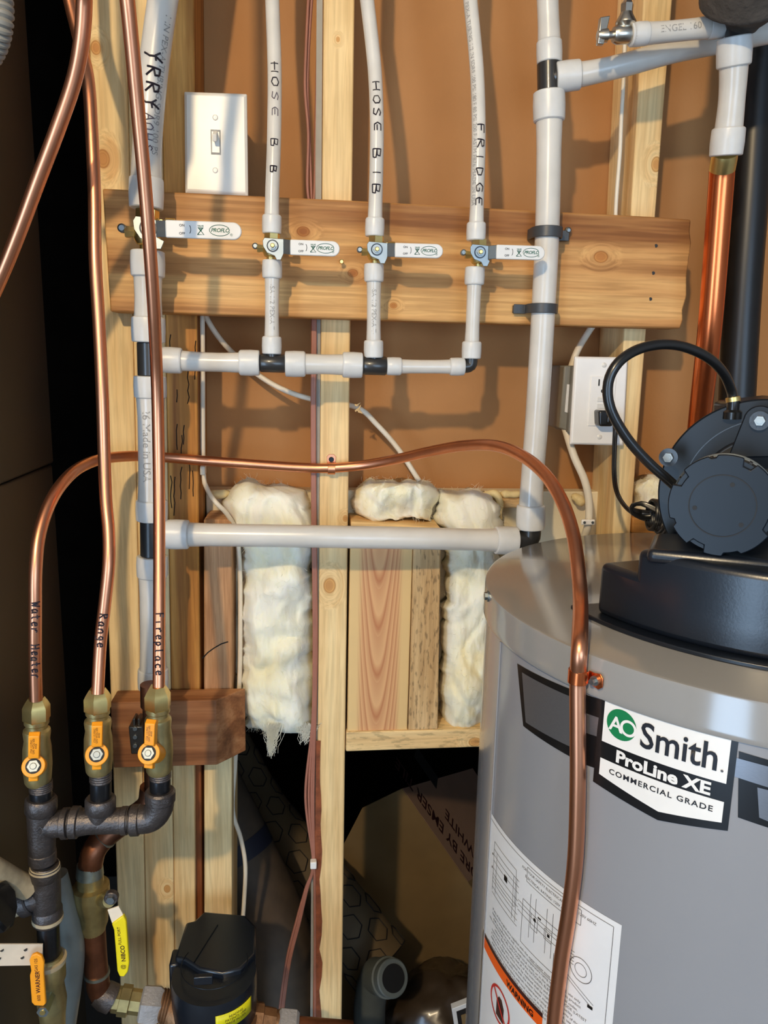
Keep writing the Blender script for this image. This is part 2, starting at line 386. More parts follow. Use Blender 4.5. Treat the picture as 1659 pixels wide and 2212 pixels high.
# letters drawn as pen strokes, unit box
ST = {
 'W': [[(0, 1), (.22, 0), (.45, .8), (.7, 0), (1, 1)]], 'a': [[(.85, .55), (.5, .65), (.15, .4), (.3, .02), (.7, .1), (.85, .6), (.85, .1), (1, 0)]],
 't': [[(.4, 1), (.4, .15), (.7, 0)], [(.05, .65), (.85, .65)]], 'e': [[(.15, .35), (.85, .42), (.7, .65), (.3, .6), (.1, .3), (.35, 0), (.9, .1)]],
 'r': [[(.2, .62), (.25, 0)], [(.25, .4), (.55, .65), (.9, .55)]], 'H': [[(.1, 1), (.1, 0)], [(.85, 1), (.85, 0)], [(.1, .5), (.85, .52)]],
 'R': [[(.1, 0), (.15, 1), (.7, .95), (.8, .65), (.2, .5), (.9, 0)]], 'n': [[(.15, .6), (.18, 0)], [(.18, .4), (.5, .62), (.8, .5), (.85, 0)]],
 'g': [[(.8, .6), (.3, .62), (.15, .3), (.5, .12), (.8, .5), (.8, -.2), (.5, -.4), (.15, -.25)]], 'F': [[(.15, 0), (.12, 1), (.9, 1)], [(.12, .55), (.7, .55)]],
 'i': [[(.4, .6), (.42, 0)]], 'p': [[(.2, .6), (.2, -.35)], [(.2, .5), (.6, .65), (.85, .35), (.55, .05), (.2, .15)]], 'l': [[(.4, 1), (.4, .1), (.6, 0)]],
 'c': [[(.85, .55), (.4, .62), (.15, .3), (.4, 0), (.9, .08)]], 'Y': [[(.1, .85), (.45, .5), (.9, .6)], [(.85, 1.1), (.5, .5), (.55, .1), (.3, -.35)]],
 'A': [[(.05, 0), (.5, 1), (.95, 0)], [(.25, .4), (.8, .4)]], 'O': [[(.5, 1), (.1, .7), (.12, .2), (.5, 0), (.88, .3), (.85, .8), (.5, 1)]],
 'S': [[(.85, .85), (.5, 1), (.15, .75), (.8, .35), (.6, 0), (.1, .1)]], 'E': [[(.9, .95), (.3, .95), (.15, .5), (.3, .05), (.9, .05)], [(.2, .5), (.75, .5)]],
 'B': [[(.15, 0), (.15, 1), (.7, .9), (.65, .55), (.15, .5), (.85, .4), (.8, .05), (.15, 0)]], 'I': [[(.5, 1), (.5, 0)]], 'D': [[(.15, 0), (.15, 1), (.8, .7), (.8, .25), (.15, 0)]],
 'G': [[(.9, .85), (.4, 1), (.1, .5), (.35, .02), (.85, .1), (.85, .45), (.55, .45)]], ' ': []}
class Path:
    def __init__(s, pts):
        s.p = pts; s.d = [0.]
        for a, b in zip(pts, pts[1:]): s.d.append(s.d[-1]+(b-a).length)
    def frame(s, t):
        t = max(0, min(t, s.d[-1]-1e-6))
        i = max(0, min(len(s.p)-2, int(np.searchsorted(s.d, t))-1))
        u = (t-s.d[i])/(s.d[i+1]-s.d[i]); p = s.p[i].lerp(s.p[i+1], u)
        T = (s.p[min(i+2, len(s.p)-1)]-s.p[max(i-1, 0)]).normalized()
        c = Vector(CAM)-p; c = (c-T*c.dot(T)).normalized(); side = c.cross(T).normalized()
        return p, T, c, side
    def near(s, px, py):
        best = min(range(len(s.p)), key=lambda i: (proj(s.p[i])[0]-px)**2+(proj(s.p[i])[1]-py)**2); return s.d[best]
def proj(p):
    c = BAS.T@(np.array(p)-CAM); return CX+FPX*c[0]/c[2], CY+FPX*c[1]/c[2]
def write_on(path, r, s, t0, t1, h, mat, parent, pen=.0006, shift=0., jit=.06, name='handwriting'):
    """handwriting running down a tube between arc lengths t0 and t1, letter height h"""
    mb = MB(); n = len(s); w = (t1-t0)/n; rnd = random.Random(len(s)*7+ord(s[0]))
    for k, ch in enumerate(s):
        for line in ST[ch]:
            q = []
            for (x0, y0), (x1, y1) in zip(line, line[1:]):
                for i in range(5): q.append((x0+(x1-x0)*i/5, y0+(y1-y0)*i/5))
            q.append(line[-1]); jx, jy = rnd.uniform(-jit, jit), rnd.uniform(-jit, jit); pts = []
            for x, y in q:
                p, T, c, sd = path.frame(t0+(k+.12+x*.72+jx)*w); ph = ((y-.45+jy)*h+shift)/r
                ph = max(-1.5, min(1.5, ph)); pts.append(p+(c*math.cos(ph)+sd*math.sin(ph))*(r+.0001))
            mb.sweep(pts, pen, n=5)
    if mb.v: return mb.build(name, mat, parent)
def print_on(path, r, s, t0, size, mat, parent, shift=0., name='print', down=True):
    vs, fs = textmesh(s, size, align='LEFT'); mb = MB(); out = []
    for v in vs:
        p, T, c, sd = path.frame(t0+v.x); ph = max(-1.4, min(1.4, (v.y+shift)/r)); out.append(p+(c*math.cos(ph)+sd*math.sin(ph))*(r+.00025))
    mb.add(out, fs); return mb.build(name, mat, parent)

# ------------------------------------------------------------------ planes of the place
YS = 1.0            # front of the studs
YB = .962           # front of the timber backing board
YW = 1.089          # brown paper back of the drywall
ZTOP, ZBOT = 2.65, 0.0
def zpx(px, py, Y): return at(px, py, Y).z

# ------------------------------------------------------------------ setting
struct(MB().box((-2.6, -2.2, -.05), (1.6, 2.2, 0)).build('floor', 'concrete'))
struct(MB().box((-2.6, -2.2, ZTOP), (1.6, 2.2, ZTOP+.05)).build('ceiling', 'wallpaint'))
struct(MB().box((-2.65, -2.2, 0), (-2.6, 2.2, ZTOP)).build('wall_left', 'wallpaint'))
struct(MB().box((1.6, -2.2, 0), (1.65, 2.2, ZTOP)).build('wall_right', 'wallpaint'))
struct(MB().box((-2.6, -2.25, 0), (1.6, -2.2, ZTOP)).build('wall_front', 'wallpaint'))
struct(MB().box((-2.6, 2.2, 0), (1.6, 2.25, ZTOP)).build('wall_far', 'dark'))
zlow = zpx(800, 1075, YW)
xl = at(200, 600, YW).x
struct(MB().box((xl, YW, zlow-.30), (1.6, YW+.013, ZTOP)).build('wall_back', 'brownwall'))
# cream sheathing below the drywall, with its ledge
zs = zpx(1200, 1062, 1.06); zs2 = zpx(800, 1640, YW)
struct(MB().box((at(445, 1100, 1.06).x, 1.062, zpx(800, 1545, 1.06)), (1.6, YW-.001, zs)).build('trim_1', 'sheetwhite', bevel=.002))

# ------------------------------------------------------------------ timber
def stud(name, px0, py0, px1, py1, Y, label, cols=PINE, depth=.089, ztop=ZTOP, zbot=ZBOT, knots=(), seed=0., cat='stud', group=None, streak=1., **k):
    """upright timber: (left,right) photo edges at two heights"""
    a0, b0 = at(px0[0], py0, Y), at(px0[1], py0, Y); a1, b1 = at(px1[0], py1, Y), at(px1[1], py1, Y)
    def ex(p, q, z): t = (z-p.z)/(q.z-p.z); return Vector((p.x+(q.x-p.x)*t, Y, z))
    zt = ztop; zb = zbot
    mb = MB()
    pts = [ex(a0, a1, zb), ex(b0, b1, zb), ex(b0, b1, zt), ex(a0, a1, zt)]
    mb.prism(pts, (0, depth-.0005, 0))
    o = Vector(((pts[0].x+pts[1].x)/2, Y+depth/2, zb))
    kn = [(at(x, y, Y).x, at(x, y, Y).z, r) for x, y, r in knots]
    m = wood(name+'_wood', *cols, origin=o, knots=kn, seed=seed, streak=streak, **k)
    ob = mb.build(name, m, bevel=.0022, origin=o)
    return tag(ob, label, cat, group), pts
GR = 'wall framing timbers'
studA, _ = stud('wall_stud', (190, 271), 0, (250, 311), 1850, YS, 'pale pine stud at far left of the framing, knot circled at its upper edge', knots=((207, 103, .005), (222, 343, .007)), seed=1.3, group=GR)
studB, _ = stud('wall_stud', (272, 346), 0, (312, 374), 1850, YS+.001, 'pale pine stud directly behind the thick left white pipe', seed=3.7, knots=((361, 1920, .004),), group=GR)
ORANGE = (rgb(226, 170, 92), rgb(196, 136, 66), rgb(140, 84, 34))
zblk = zpx(440, 1575, YS)
studC, _ = stud('wall_stud', (347, 419), 0, (375, 436), 1850, YS+.002, 'darker orange split-grained stud just right of the thick left white pipe', cols=ORANGE, seed=5.1, across=40, group=GR, zbot=zblk+.001)
PINK = (rgb(226, 184, 140), rgb(212, 164, 120), rgb(178, 128, 88))
studD, _ = stud('wall_stud', (440, 501), 1200, (441, 501), 1850, YS+.001, 'short pinkish cracked stud left of the fluffy white insulation, cut off at its top', cols=PINK, ztop=zpx(470, 1122, YS), zbot=zblk+.001, seed=8., across=60, group=GR)
stud('wall_stud', (349, 410), 0, (375, 421), 1850, YS+.001, 'pale lower stud left of the narrow dark gap, below the reddish block', seed=15.1, group=GR, ztop=zblk)
stud('wall_stud', (408, 418), 0, (422, 436), 1850, YS+.012, 'narrow reddish timber edge in the gap below the reddish block', cols=(rgb(190, 120, 70), rgb(164, 96, 52), rgb(120, 66, 34)), seed=12.1, group=GR, ztop=zblk, depth=.07)
stud('wall_stud', (440, 501), 1200, (441, 501), 1850, YS, 'pale lower stud right of the narrow dark gap, below the reddish block', seed=18., group=GR, ztop=zblk)
studE, _ = stud('wall_stud', (699, 766), 0, (684, 742), 1900, YS, 'pale pine stud in the middle carrying the copper pipe strap, round knot halfway down', knots=((712, 1265, .007), (730, 85, .002), (746, 1120, .003)), seed=2.1, streak=.7, group=GR)
studF, _ = stud('wall_stud', (1391, 1453), 0, (1332, 1374), 1000, YS, 'pine stud on the right behind the outlet, its orange side in view', knots=((1418, 355, .006),), seed=6.2, group=GR)
# wany bark edge of the middle stud
mb = MB(); pts = []
for i in range(24):
    py = 1600+i*30; w = 8+16*abs(noise.noise(Vector((i*.35, 2.3, .4))))+(i/24)*6
    pts.append((py, 683-(py-1600)*.012, 683-(py-1600)*.012+w))
rings = [[at(a, y, YS-.0006), at(b, y, YS-.0012), at(b, y, YS+.004), at(a, y, YS+.004)] for y, a, b in pts]
mb.loft(rings).build('bark_edge', plain('bark', rgb(128, 66, 34), .8, var=.4, scale=60, bump=.6), studE, label='reddish bark strip on the edge')
# crack + split lines in the dark stud
mb = MB()
for a, b in (((437, 1422), (462, 1400)), ((462, 1400), (493, 1386))):
    mb.sweep([at(a[0], a[1], YS+.001), at((a[0]+b[0])/2, (a[1]+b[1])/2-2, YS+.001), at(b[0], b[1], YS+.001)], .0009, n=5)
mb.build('crack', 'motor_dark', studD)
mb = MB(); rd = random.Random(3)
for k in range(12):
    x = rd.uniform(366, 430); y = rd.uniform(720, 1080); mb.sweep([at(x+rd.uniform(-2, 2), y+j*14, YS+.0018) for j in range(rd.randint(3, 8))], .0006, n=4)
mb.build('split', 'motor_dark', studC)
# the backing board with its plumbing
def slab(name, poly, Y, depth, label, cols, axis='X', cat='board', knots=(), bevel=.002, seed=0., group=GR, **k):
    pts = [at(x, y, Y) for x, y in poly]; mb = MB(); mb.prism(pts, (0, depth, 0))
    o = Vector((sum(p.x for p in pts)/len(pts), Y+depth/2, min(p.z for p in pts)))
    kn = [(at(x, y, Y).x, at(x, y, Y).z, r) for x, y, r in knots]
    m = wood(name+'_wood', *cols, axis=axis, origin=o, knots=kn, seed=seed, **k)
    return tag(mb.build(name, m, bevel=bevel, origin=o), label, cat, group)
rag = [(1493, 478), (1491, 500), (1494, 525), (1489, 560), (1484, 600), (1484, 640), (1475, 670), (1476, 690), (1470, 710)]
board = slab('backing_board', [(221, 407), (400, 416), (760, 433), (1100, 452), (1410, 468), (1493, 474)]+rag+[(1200, 703), (760, 689), (238, 673)], YB, .0378,
             'wide tan plank nailed across the studs carrying the white-handled valves', TAN, knots=((655, 500, .005), (1298, 555, .006), (762, 590, .004), (850, 660, .003)), seed=4.4, across=24, fibre=.25, cat='plank')
for x, y in ((1417, 531), (1411, 590), (1405, 646)): MB().cyl(at(x, y, YB-.0005), at(x, y, YB+.002), .0022, n=10).build('screw_hole', 'motor_dark', board)
# mitred block low on the left
RED = (rgb(186, 134, 92), rgb(160, 106, 68), rgb(120, 76, 46))
a = at(238, 1512, YB); bq = at(469, 1519, YB); c = at(469, 1660, YB); d = at(238, 1646, YB)
a = at(238, 1514, YB); d = at(238, 1650, YB); bq = at(469, 1516, YB); c = at(469, 1662, YB)
top, bot = (a.z+bq.z)/2, (c.z+d.z)/2
bk = at(530, 1490, YS-.001).x
vs = [(a.x, YB, bot), (c.x, YB, bot), (c.x, YB, top), (a.x, YB, top), (a.x, YS-.001, bot), (bk, YS-.001, bot), (bk, YS-.001, top), (a.x, YS-.001, top)]
o = Vector(((a.x+bk)/2, .98, bot))
mb = MB().add(vs, [(0, 1, 2, 3), (4, 7, 6, 5), (0, 4, 5, 1), (1, 5, 6, 2), (2, 6, 7, 3), (3, 7, 4, 0)])
tag(mb.build('mounting_block', wood('block_wood', *RED, axis='X', origin=o, seed=9., across=40), bevel=.0015, origin=o), 'reddish brown mitred wood block behind the orange-handled gas valves', 'block', GR)
# low centre bay
slab('header_plate', [(758, 1127), (952, 1140), (952, 1150), (758, 1139)], YS+.0, .08, 'thin pine plate under the middle insulation, behind the white pipe', PINE, seed=3., cat='board')
def cathedral():
    m, nt, b = newmat('cathedral_pine'); tc = nt.nodes.new('ShaderNodeTexCoord'); sx = nt.nodes.new('ShaderNodeSeparateXYZ'); L(nt, tc, 'Object', sx, 0)
    def mth(op, a, b_=None):
        n = nt.nodes.new('ShaderNodeMath'); n.operation = op
        for i, v in enumerate((a, b_)):
            if v is None: continue
            if isinstance(v, (int, float)): n.inputs[i].default_value = v
            else: nt.links.new(v.outputs[0] if not isinstance(v, tuple) else v[0].outputs[v[1]], n.inputs[i])
        return n
    nz = N(nt, 'ShaderNodeTexNoise'); nz.inputs['Scale'].default_value = 12; L(nt, tc, 'Object', nz, 'Vector')
    x2 = mth('POWER', mth('ABSOLUTE', mth('ADD', (sx, 0), .002)), 2.0); v = mth('ADD', mth('MULTIPLY', x2, 300.), mth('MULTIPLY', (sx, 2), -1.0)); v = mth('ADD', v, mth('MULTIPLY', (nz, 'Fac'), .02))
    w = mth('FRACT', mth('MULTIPLY', v, 15.)); r = ramp(nt, [(0, rgb(206, 150, 102)), (.55, rgb(222, 172, 120)), (.82, rgb(188, 122, 78)), (1, rgb(212, 160, 110))]); L(nt, w, 0, r, 0)
    edge = nt.nodes.new('ShaderNodeMapRange'); edge.inputs['From Min'].default_value = .024; edge.inputs['From Max'].default_value = .031; nt.links.new(mth('ABSOLUTE', (sx, 0)).outputs[0], edge.inputs['Value'])
    mx = mixc(nt, (edge, 0), (r, 0), rgb(226, 190, 130)); L(nt, mx, 2, b, 'Base Color'); b.inputs['Roughness'].default_value = .6; return m
M['cathedral'] = cathedral()
pts = [at(x, y, YS+.002) for x, y in ((757, 1140), (893, 1146), (880, 1578), (750, 1583))]
zz = (pts[2].z+pts[3].z)/2
tag(MB().prism(pts, (0, .06, 0)).build('blocking_board', 'cathedral', bevel=.0015), 'pine board with arched orange grain in the middle low bay', 'board', GR)
OSB = (rgb(236, 206, 158), rgb(226, 192, 142), rgb(204, 164, 112))
slab('strand_lumber', [(894, 1146), (953, 1150), (946, 1576), (882, 1578)], YS, .07, 'rough speckled strand board right of the arched-grain pine board', OSB, axis='Z', seed=1., pores=.45, fibre=.2)
slab('bottom_sill', [(748, 1582), (1100, 1573), (1100, 1612), (747, 1624)], YS-.002, .09, 'horizontal pine sill closing the bottom of the low middle bay', PINE, knots=((1026, 1603, .006),), seed=7.7, pores=.3, streak=.5)
slab('nailer_strip', [(1040, 1076), (1126, 1077), (1130, 1098), (1052, 1097)], 1.045, .015, 'small rough wood strip behind the right insulation top', OSB, seed=2., pores=.3)
slab('sill_stub', [(1366, 1118), (1444, 1124), (1444, 1156), (1366, 1152)], YS-.0, .08, 'short horizontal timber behind the heater, right of the right stud', ORANGE, seed=2.8)
# grey strip hugging the left side of the middle stud
tag(MB().prism([at(684, -20, YS+.004), at(697, -20, YS+.004), at(682, 2260, YS+.004), at(670, 2260, YS+.004)], (0, .003, 0)).build('edge_strip', 'cablegrey'), 'thin grey strip running along the left side of the middle stud', 'strip')

# ------------------------------------------------------------------ insulation
def batt(name, rows, Yb, T, label, seed=0, nu=70, dens=1., lump=1., fibres=500):
    rows = sorted(rows); y0, y1 = rows[0][0], rows[-1][0]; nv = max(20, int((y1-y0)/6)); V = []; ys = [r[0] for r in rows]
    for j in range(nv+1):
        v = j/nv; py = y0+(y1-y0)*v; lx = np.interp(py, ys, [r[1] for r in rows]); rx = np.interp(py, ys, [r[2] for r in rows])
        for i in range(nu+1):
            u = i/nu; s = Vector((u*(rx-lx)*.011, py*.0085, seed))
            ex = 15*noise.noise(Vector((py*.03, seed+u*.7, 3.)))+9*noise.noise(Vector((py*.09, seed, 9+u)))+4*noise.noise(Vector((py*.25, seed+4, 9+u*3)))
            px = lx+(rx-lx)*u+ex*(abs(2*u-1)**3)
            prof = max(0., 1-abs(2*u-1)**3.2)**.6*max(0., 1-abs(2*v-1)**16)**.5
            n1 = noise.noise(s); n2 = noise.noise(s*2.7+Vector((5, 1, 2))); n3 = 1-abs(noise.noise(s*1.4+Vector((9, 9, 1))))*2.6; n4 = noise.noise(s*7.)
            h = T*prof*(.76+lump*(.26*n1+.10*n2-.12*max(0, n3-.45)+.022*n4+.016*noise.noise(s*16)))
            Y = Yb-max(0, h); dy = (22*n1+14*n2+5*n4)*(abs(2*v-1)**4); p = at(px, py+dy, Yb); q = at(px, py+dy, Y)
            V.append(Vector((p.x*.4+q.x*.6, Y, p.z*.4+q.z*.6)))
    F = [(j*(nu+1)+i, j*(nu+1)+i+1, (j+1)*(nu+1)+i+1, (j+1)*(nu+1)+i) for j in range(nv) for i in range(nu)]
    nb = len(V); V2 = [Vector((p.x, Yb+.004, p.z)) for p in V]
    mb = MB(); mb.add(V, F); mb.add(V2, [tuple(reversed(f)) for f in F])
    rim = [i for i in range(nu+1)]+[(j+1)*(nu+1)-1 for j in range(1, nv+1)]+[nv*(nu+1)+i for i in range(nu-1, -1, -1)]+[j*(nu+1) for j in range(nv-1, 0, -1)]
    mb.f += [(rim[k], rim[(k+1) % len(rim)], rim[(k+1) % len(rim)]+nb, rim[k]+nb) for k in range(len(rim))]
    o = mb.build(name, 'insul', smooth=80); tag(o, label, 'insulation', 'fibreglass insulation pieces')
    rd = random.Random(seed); fb = MB()
    for k in range(fibres):
        p = V[rd.randrange(len(V))] if rd.random() < .5 else V[rim[rd.randrange(len(rim))]]
        d = Vector((rd.uniform(-1, 1), -rd.uniform(.1, .8), rd.uniform(-1, 1))).normalized(); Ln = rd.uniform(.004, .012); q = [p-d*.001]
        for s_ in range(4):
            d = (d+Vector((rd.uniform(-.6, .6), rd.uniform(-.3, .3), rd.uniform(-.6, .6)))).normalized(); q.append(q[-1]+d*Ln/4)
        fb.sweep(q, .00016, n=3, cap=False)
    f = fb.build('loose_fibres', 'insul', o); f['kind'] = 'stuff'
    return o
batt('insulation_batt', [(1046, 520, 600), (1060, 495, 655), (1090, 484, 682), (1135, 500, 694), (1160, 512, 690), (1200, 522, 678), (1300, 520, 682), (1400, 520, 680), (1480, 515, 680), (1540, 528, 680), (1568, 530, 678), (1580, 540, 600)], 1.055, .085,
     'tall fluffy cream insulation batt hanging left of the middle stud', seed=11, fibres=900)
batt('insulation_batt', [(1036, 800, 925), (1050, 768, 942), (1080, 762, 945), (1110, 764, 940), (1128, 790, 935)], 1.055, .07, 'small crumpled insulation tuft lying just right of the middle stud', seed=23, lump=1.5, fibres=500)
batt('insulation_batt', [(1060, 950, 1060), (1080, 942, 1080), (1120, 944, 1090), (1150, 955, 1090), (1200, 962, 1080), (1300, 958, 1075), (1400, 952, 1070), (1500, 948, 1065), (1550, 950, 1060), (1572, 960, 1050)], 1.055, .075,
     'long insulation batt partly hidden by the left side of the water heater', seed=37, fibres=700)
batt('insulation_batt', [(1028, 1385, 1425), (1050, 1368, 1440), (1090, 1366, 1450), (1122, 1370, 1450)], 1.06, .05, 'white insulation tuft behind the black blower hose', seed=51, lump=1.4, fibres=250)
# wisps hanging out of the left batt
mb = MB(); rd = random.Random(8)
for k in range(240):
    sx = rd.choice([592, 592, 592, 662, 668]); x = sx+rd.gauss(0, 11); y = 1560+rd.uniform(0, 12); Lp = rd.uniform(20, 70) if sx == 592 else rd.uniform(10, 40); q = []
    for j in range(5): q.append(at(x+(sx-10-x)*(j/4)*.7+rd.uniform(-2, 2)*j, y+Lp*j/4, 1.0))
    mb.sweep(q, .0003, n=3, cap=False)
o = mb.build('insulation_wisp', 'insul'); tag(o, 'torn wisps of fibre dangling below the left insulation batt', 'insulation'); o['kind'] = 'stuff'
# foam blobs on the cream sheathing
def blob(pts, r, label):
    pp = [at(x, y, Y) for x, y, Y in pts]; q = spline(pp, .003); rr = [r*(.75+.5*abs(noise.noise(p*60)))*min(1, .45+3*min(i, len(q)-1-i)/len(q)) for i, p in enumerate(q)]
    tag(MB().sweep(q, rr, n=12).build('spray_foam', 'foam', smooth=70), label, 'foam', 'hardened foam drips')
blob([(1040, 1070, 1.045), (1068, 1066, 1.044), (1080, 1085, 1.04), (1077, 1110, 1.04), (1082, 1120, 1.045)], .006, 'hanging foam drip above the black pipe elbow')
blob([(1080, 1066, 1.05), (1100, 1068, 1.048), (1128, 1067, 1.05)], .006, 'foam bead left of the thick right white pipe')
blob([(1235, 1070, 1.05), (1250, 1078, 1.045), (1258, 1092, 1.045)], .008, 'foam lump beside the white cable near the heater')
blob([(448, 1064, 1.05), (470, 1068, 1.045), (496, 1064, 1.05)], .007, 'foam bead left of the left insulation batt')

# ------------------------------------------------------------------ PEX plumbing
def pipe(name, plist, wpx, label, rings=('a', 'b'), ringpx=None, ring_len=.022, mat='pex', cat='pipe', group='white plastic pipes', flare=.12, step=.006):
    """tube through photo points (px,py,Y); wpx pixel width at its middle"""
    pts = pix(plist, step); mid = plist[len(plist)//2]; r = wpx/2*pxm(*mid)
    n = len(pts); P = Path(pts); Lt = P.d[-1]; rr = []
    for t in P.d:
        e = 0
        if 'a' in rings: e = max(e, 1-t/(ring_len*2.2))
        if 'b' in rings: e = max(e, 1-(Lt-t)/(ring_len*2.2))
        e = max(0, min(1, e)); rr.append(r*(1+flare*e*e*(3-2*e)))
    o = MB().sweep(pts, rr, n=28).build(name, mat, smooth=50); tag(o, label, cat, group)
    for w in rings:
        R = (ringpx/2*pxm(*mid)) if ringpx else r*1.28
        if w == 'a': p0, p1 = P.frame(-1)[0], P.frame(ring_len)[0]
        else: p0, p1 = P.frame(Lt)[0], P.frame(Lt-ring_len)[0]
        d = (p1-p0).normalized(); p0 = p0-d*.0015; ln = (p1-p0).length
        MB().lathe(p0, p1, [(0, R*.9), (.001, R*.97), (ln*.45, R), (ln*.9, R*.98), (ln-.0012, R*.96), (ln, R*.88)], 32).build('expansion_ring', 'ring', o)
    return o, P, r
YP = .925
# left riser
pl, Pl, rl = pipe('plastic_pipe', [(392, -260, .94), (366, -80, .935), (352, 0, .93), (334, 130, .928), (322, 250, .925), (317, 350, .925), (316, 448, .925)], 63, 'thick white pipe with faded marker letters rising at top left above the widest valve', rings=('b',), ringpx=76, ring_len=.031)
write_on(Pl, rl, 'YRRY', Pl.near(334, 120), Pl.near(322, 250), .014, 'ink', pl, pen=.0011)
write_on(Pl, rl, 'AOHS', Pl.near(322, 252), Pl.near(318, 330), .010, 'ink_fade', pl, pen=.0006)
print_on(Pl, rl, '1 IN PEX-A TUBING SDR9 100 PSI', Pl.near(350, 30), .010, 'print', pl, shift=.008)
pipe('plastic_pipe', [(319, 545, .925), (320, 640, .925), (321, 737, .925)], 56, 'short thick white pipe between the widest valve and the black tee below it', ringpx=73, ring_len=.027)
pB, PB, rB = pipe('plastic_pipe', [(324, 815, .925), (327, 950, .925), (328, 1122, .925)], 56, 'thick white pipe between the two black tees on the left', ringpx=69, ring_len=.024)
print_on(PB, rB, '826 Made in USA', PB.near(325, 870), .013, 'print', pB, shift=-.006)
pipe('plastic_pipe', [(329, 1203, .925), (330, 1330, .925), (331, 1484, .925)], 54, 'thick white pipe running from the lower left black tee down to the wood block', ringpx=66, ring_len=.025)
# right riser
pipe('plastic_pipe', [(1180, -60, .94), (1183, 0, .94), (1186, 80, .94), (1187, 134, .94)], 46, 'white pipe entering the upper right black tee from above', rings=('b',), ringpx=56, ring_len=.022)
pR, PR, rR = pipe('plastic_pipe', [(1186, 202, .94), (1186, 300, .94), (1182, 500, .94), (1172, 700, .94), (1160, 900, .94), (1149, 1050, .94), (1146, 1140, .94)], 51, 'longest thick white pipe clamped to the right half of the plank', ringpx=66, ring_len=.03)
pipe('plastic_pipe', [(1204, 167, .935), (1260, 160, .93), (1350, 140, .925), (1450, 112, .925), (1560, 90, .93), (1700, 62, .93)], 47, 'thick white pipe curving right and upwards from the upper right tee', rings=('a',), ringpx=62, ring_len=.026)
pipe('plastic_pipe', [(1587, 83, .86), (1582, 200, .87), (1568, 334, .88)], 55, 'short upright white pipe above the brass and copper riser at top right', ringpx=72, ring_len=.027)
pS, PS, rS = pipe('plastic_pipe', [(1364, 75, .87), (1450, 68, .87), (1562, 56, .87)], 42, 'short white pipe with printed text between the chrome stop valve and the grey wrapped pipe', ringpx=48, ring_len=.018)
print_on(PS, rS, '1/2 ENGEL 160H', PS.d[-1]*.12, .0095, 'print', pS, shift=.003)
# long cross pipe
pipe('plastic_pipe', [(359, 1154, .925), (500, 1156, .925), (750, 1160, .92), (950, 1164, .93), (1113, 1168, .937)], 49, 'long horizontal white pipe crossing in front of the insulation', ringpx=64, ring_len=.027)
# small manifold
YM = .925
pipe('plastic_pipe', [(351, 777, .925), (450, 782, .925), (558, 784, YM)], 41, 'horizontal white pipe from the left black tee to the first small tee', ringpx=56, ring_len=.022)
pipe('plastic_pipe', [(619, 786, YM), (700, 787, YM), (780, 789, YM)], 42, 'horizontal white pipe between the two small black tees', ringpx=56, ring_len=.022)
pipe('plastic_pipe', [(838, 791, YM), (915, 792, YM), (1000, 792, YM)], 29, 'thinner horizontal white pipe ending at the small black elbow', ringpx=39, ring_len=.016)
VX = [(588, 587, 565, 762), (808, 807, 573, 770), (1026, 1018, 580, 772)]
for (xa, xb, ya, yb), lab in zip(VX, ('below the second valve from the left', 'below the third valve from the left', 'below the rightmost white-handled valve')):
    o, p, r = pipe('plastic_pipe', [(xa, ya, YM), ((xa+xb)/2, (ya+yb)/2, YM), (xb, yb, YM)], 30, 'thin short upright white pipe '+lab, ringpx=43, ring_len=.0185)
    if xa < 1000: print_on(p, r, 'USA 1/2 PEX-A TUBING 160', .022, .0075, 'print', o, shift=0)
VT = [([(587, -60, .96), (588, 0, .955), (593, 150, .945), (592, 300, .93), (588, 420, YM), (587, 502, YM)], 'second valve from the left, with faint marker letters'),
      ([(786, -60, .96), (793, 0, .955), (809, 145, .945), (814, 260, .93), (813, 370, YM), (809, 508, YM)], 'third valve from the left, marked HOSE BIB'),
      ([(1010, -60, .96), (1016, 0, .955), (1030, 150, .945), (1034, 280, .93), (1032, 380, YM), (1028, 517, YM)], 'rightmost white-handled valve, marked FRIDGE')]
vt = []
for pl_, lab in VT:
    vt.append(pipe('plastic_pipe', pl_, 30.5, 'thin white pipe bending up from the '+lab, rings=('b',), ringpx=43, ring_len=.0185))
o, p, r = vt[0]; write_on(p, r, 'HO', p.near(593, 135), p.near(593, 195), .008, 'ink', o, pen=.00065); write_on(p, r, 'SE', p.near(593, 195), p.near(592, 260), .007, 'ink_fade', o, pen=.0005); write_on(p, r, 'B', p.near(592, 295), p.near(592, 325), .008, 'ink', o, pen=.00055); write_on(p, r, 'B', p.near(591, 360), p.near(590, 385), .007, 'ink', o, pen=.0007)
o, p, r = vt[1]; write_on(p, r, 'HOSE', p.near(812, 185), p.near(814, 295), .008, 'ink', o, pen=.0007); write_on(p, r, 'BIB', p.near(813, 325), p.near(812, 425), .009, 'ink', o, pen=.0007)
o, p, r = vt[2]; write_on(p, r, 'FRIDGE', p.near(1034, 268), p.near(1029, 448), .008, 'ink', o, pen=.0007, shift=.002); print_on(p, r, 'PEX-A TUBING 1/2 IN SDR9 100 PSI 180 F 80 PSI 200 F ASTM F876 MADE IN USA', p.near(1016, 10), .0065, 'print', o, shift=-.0045)

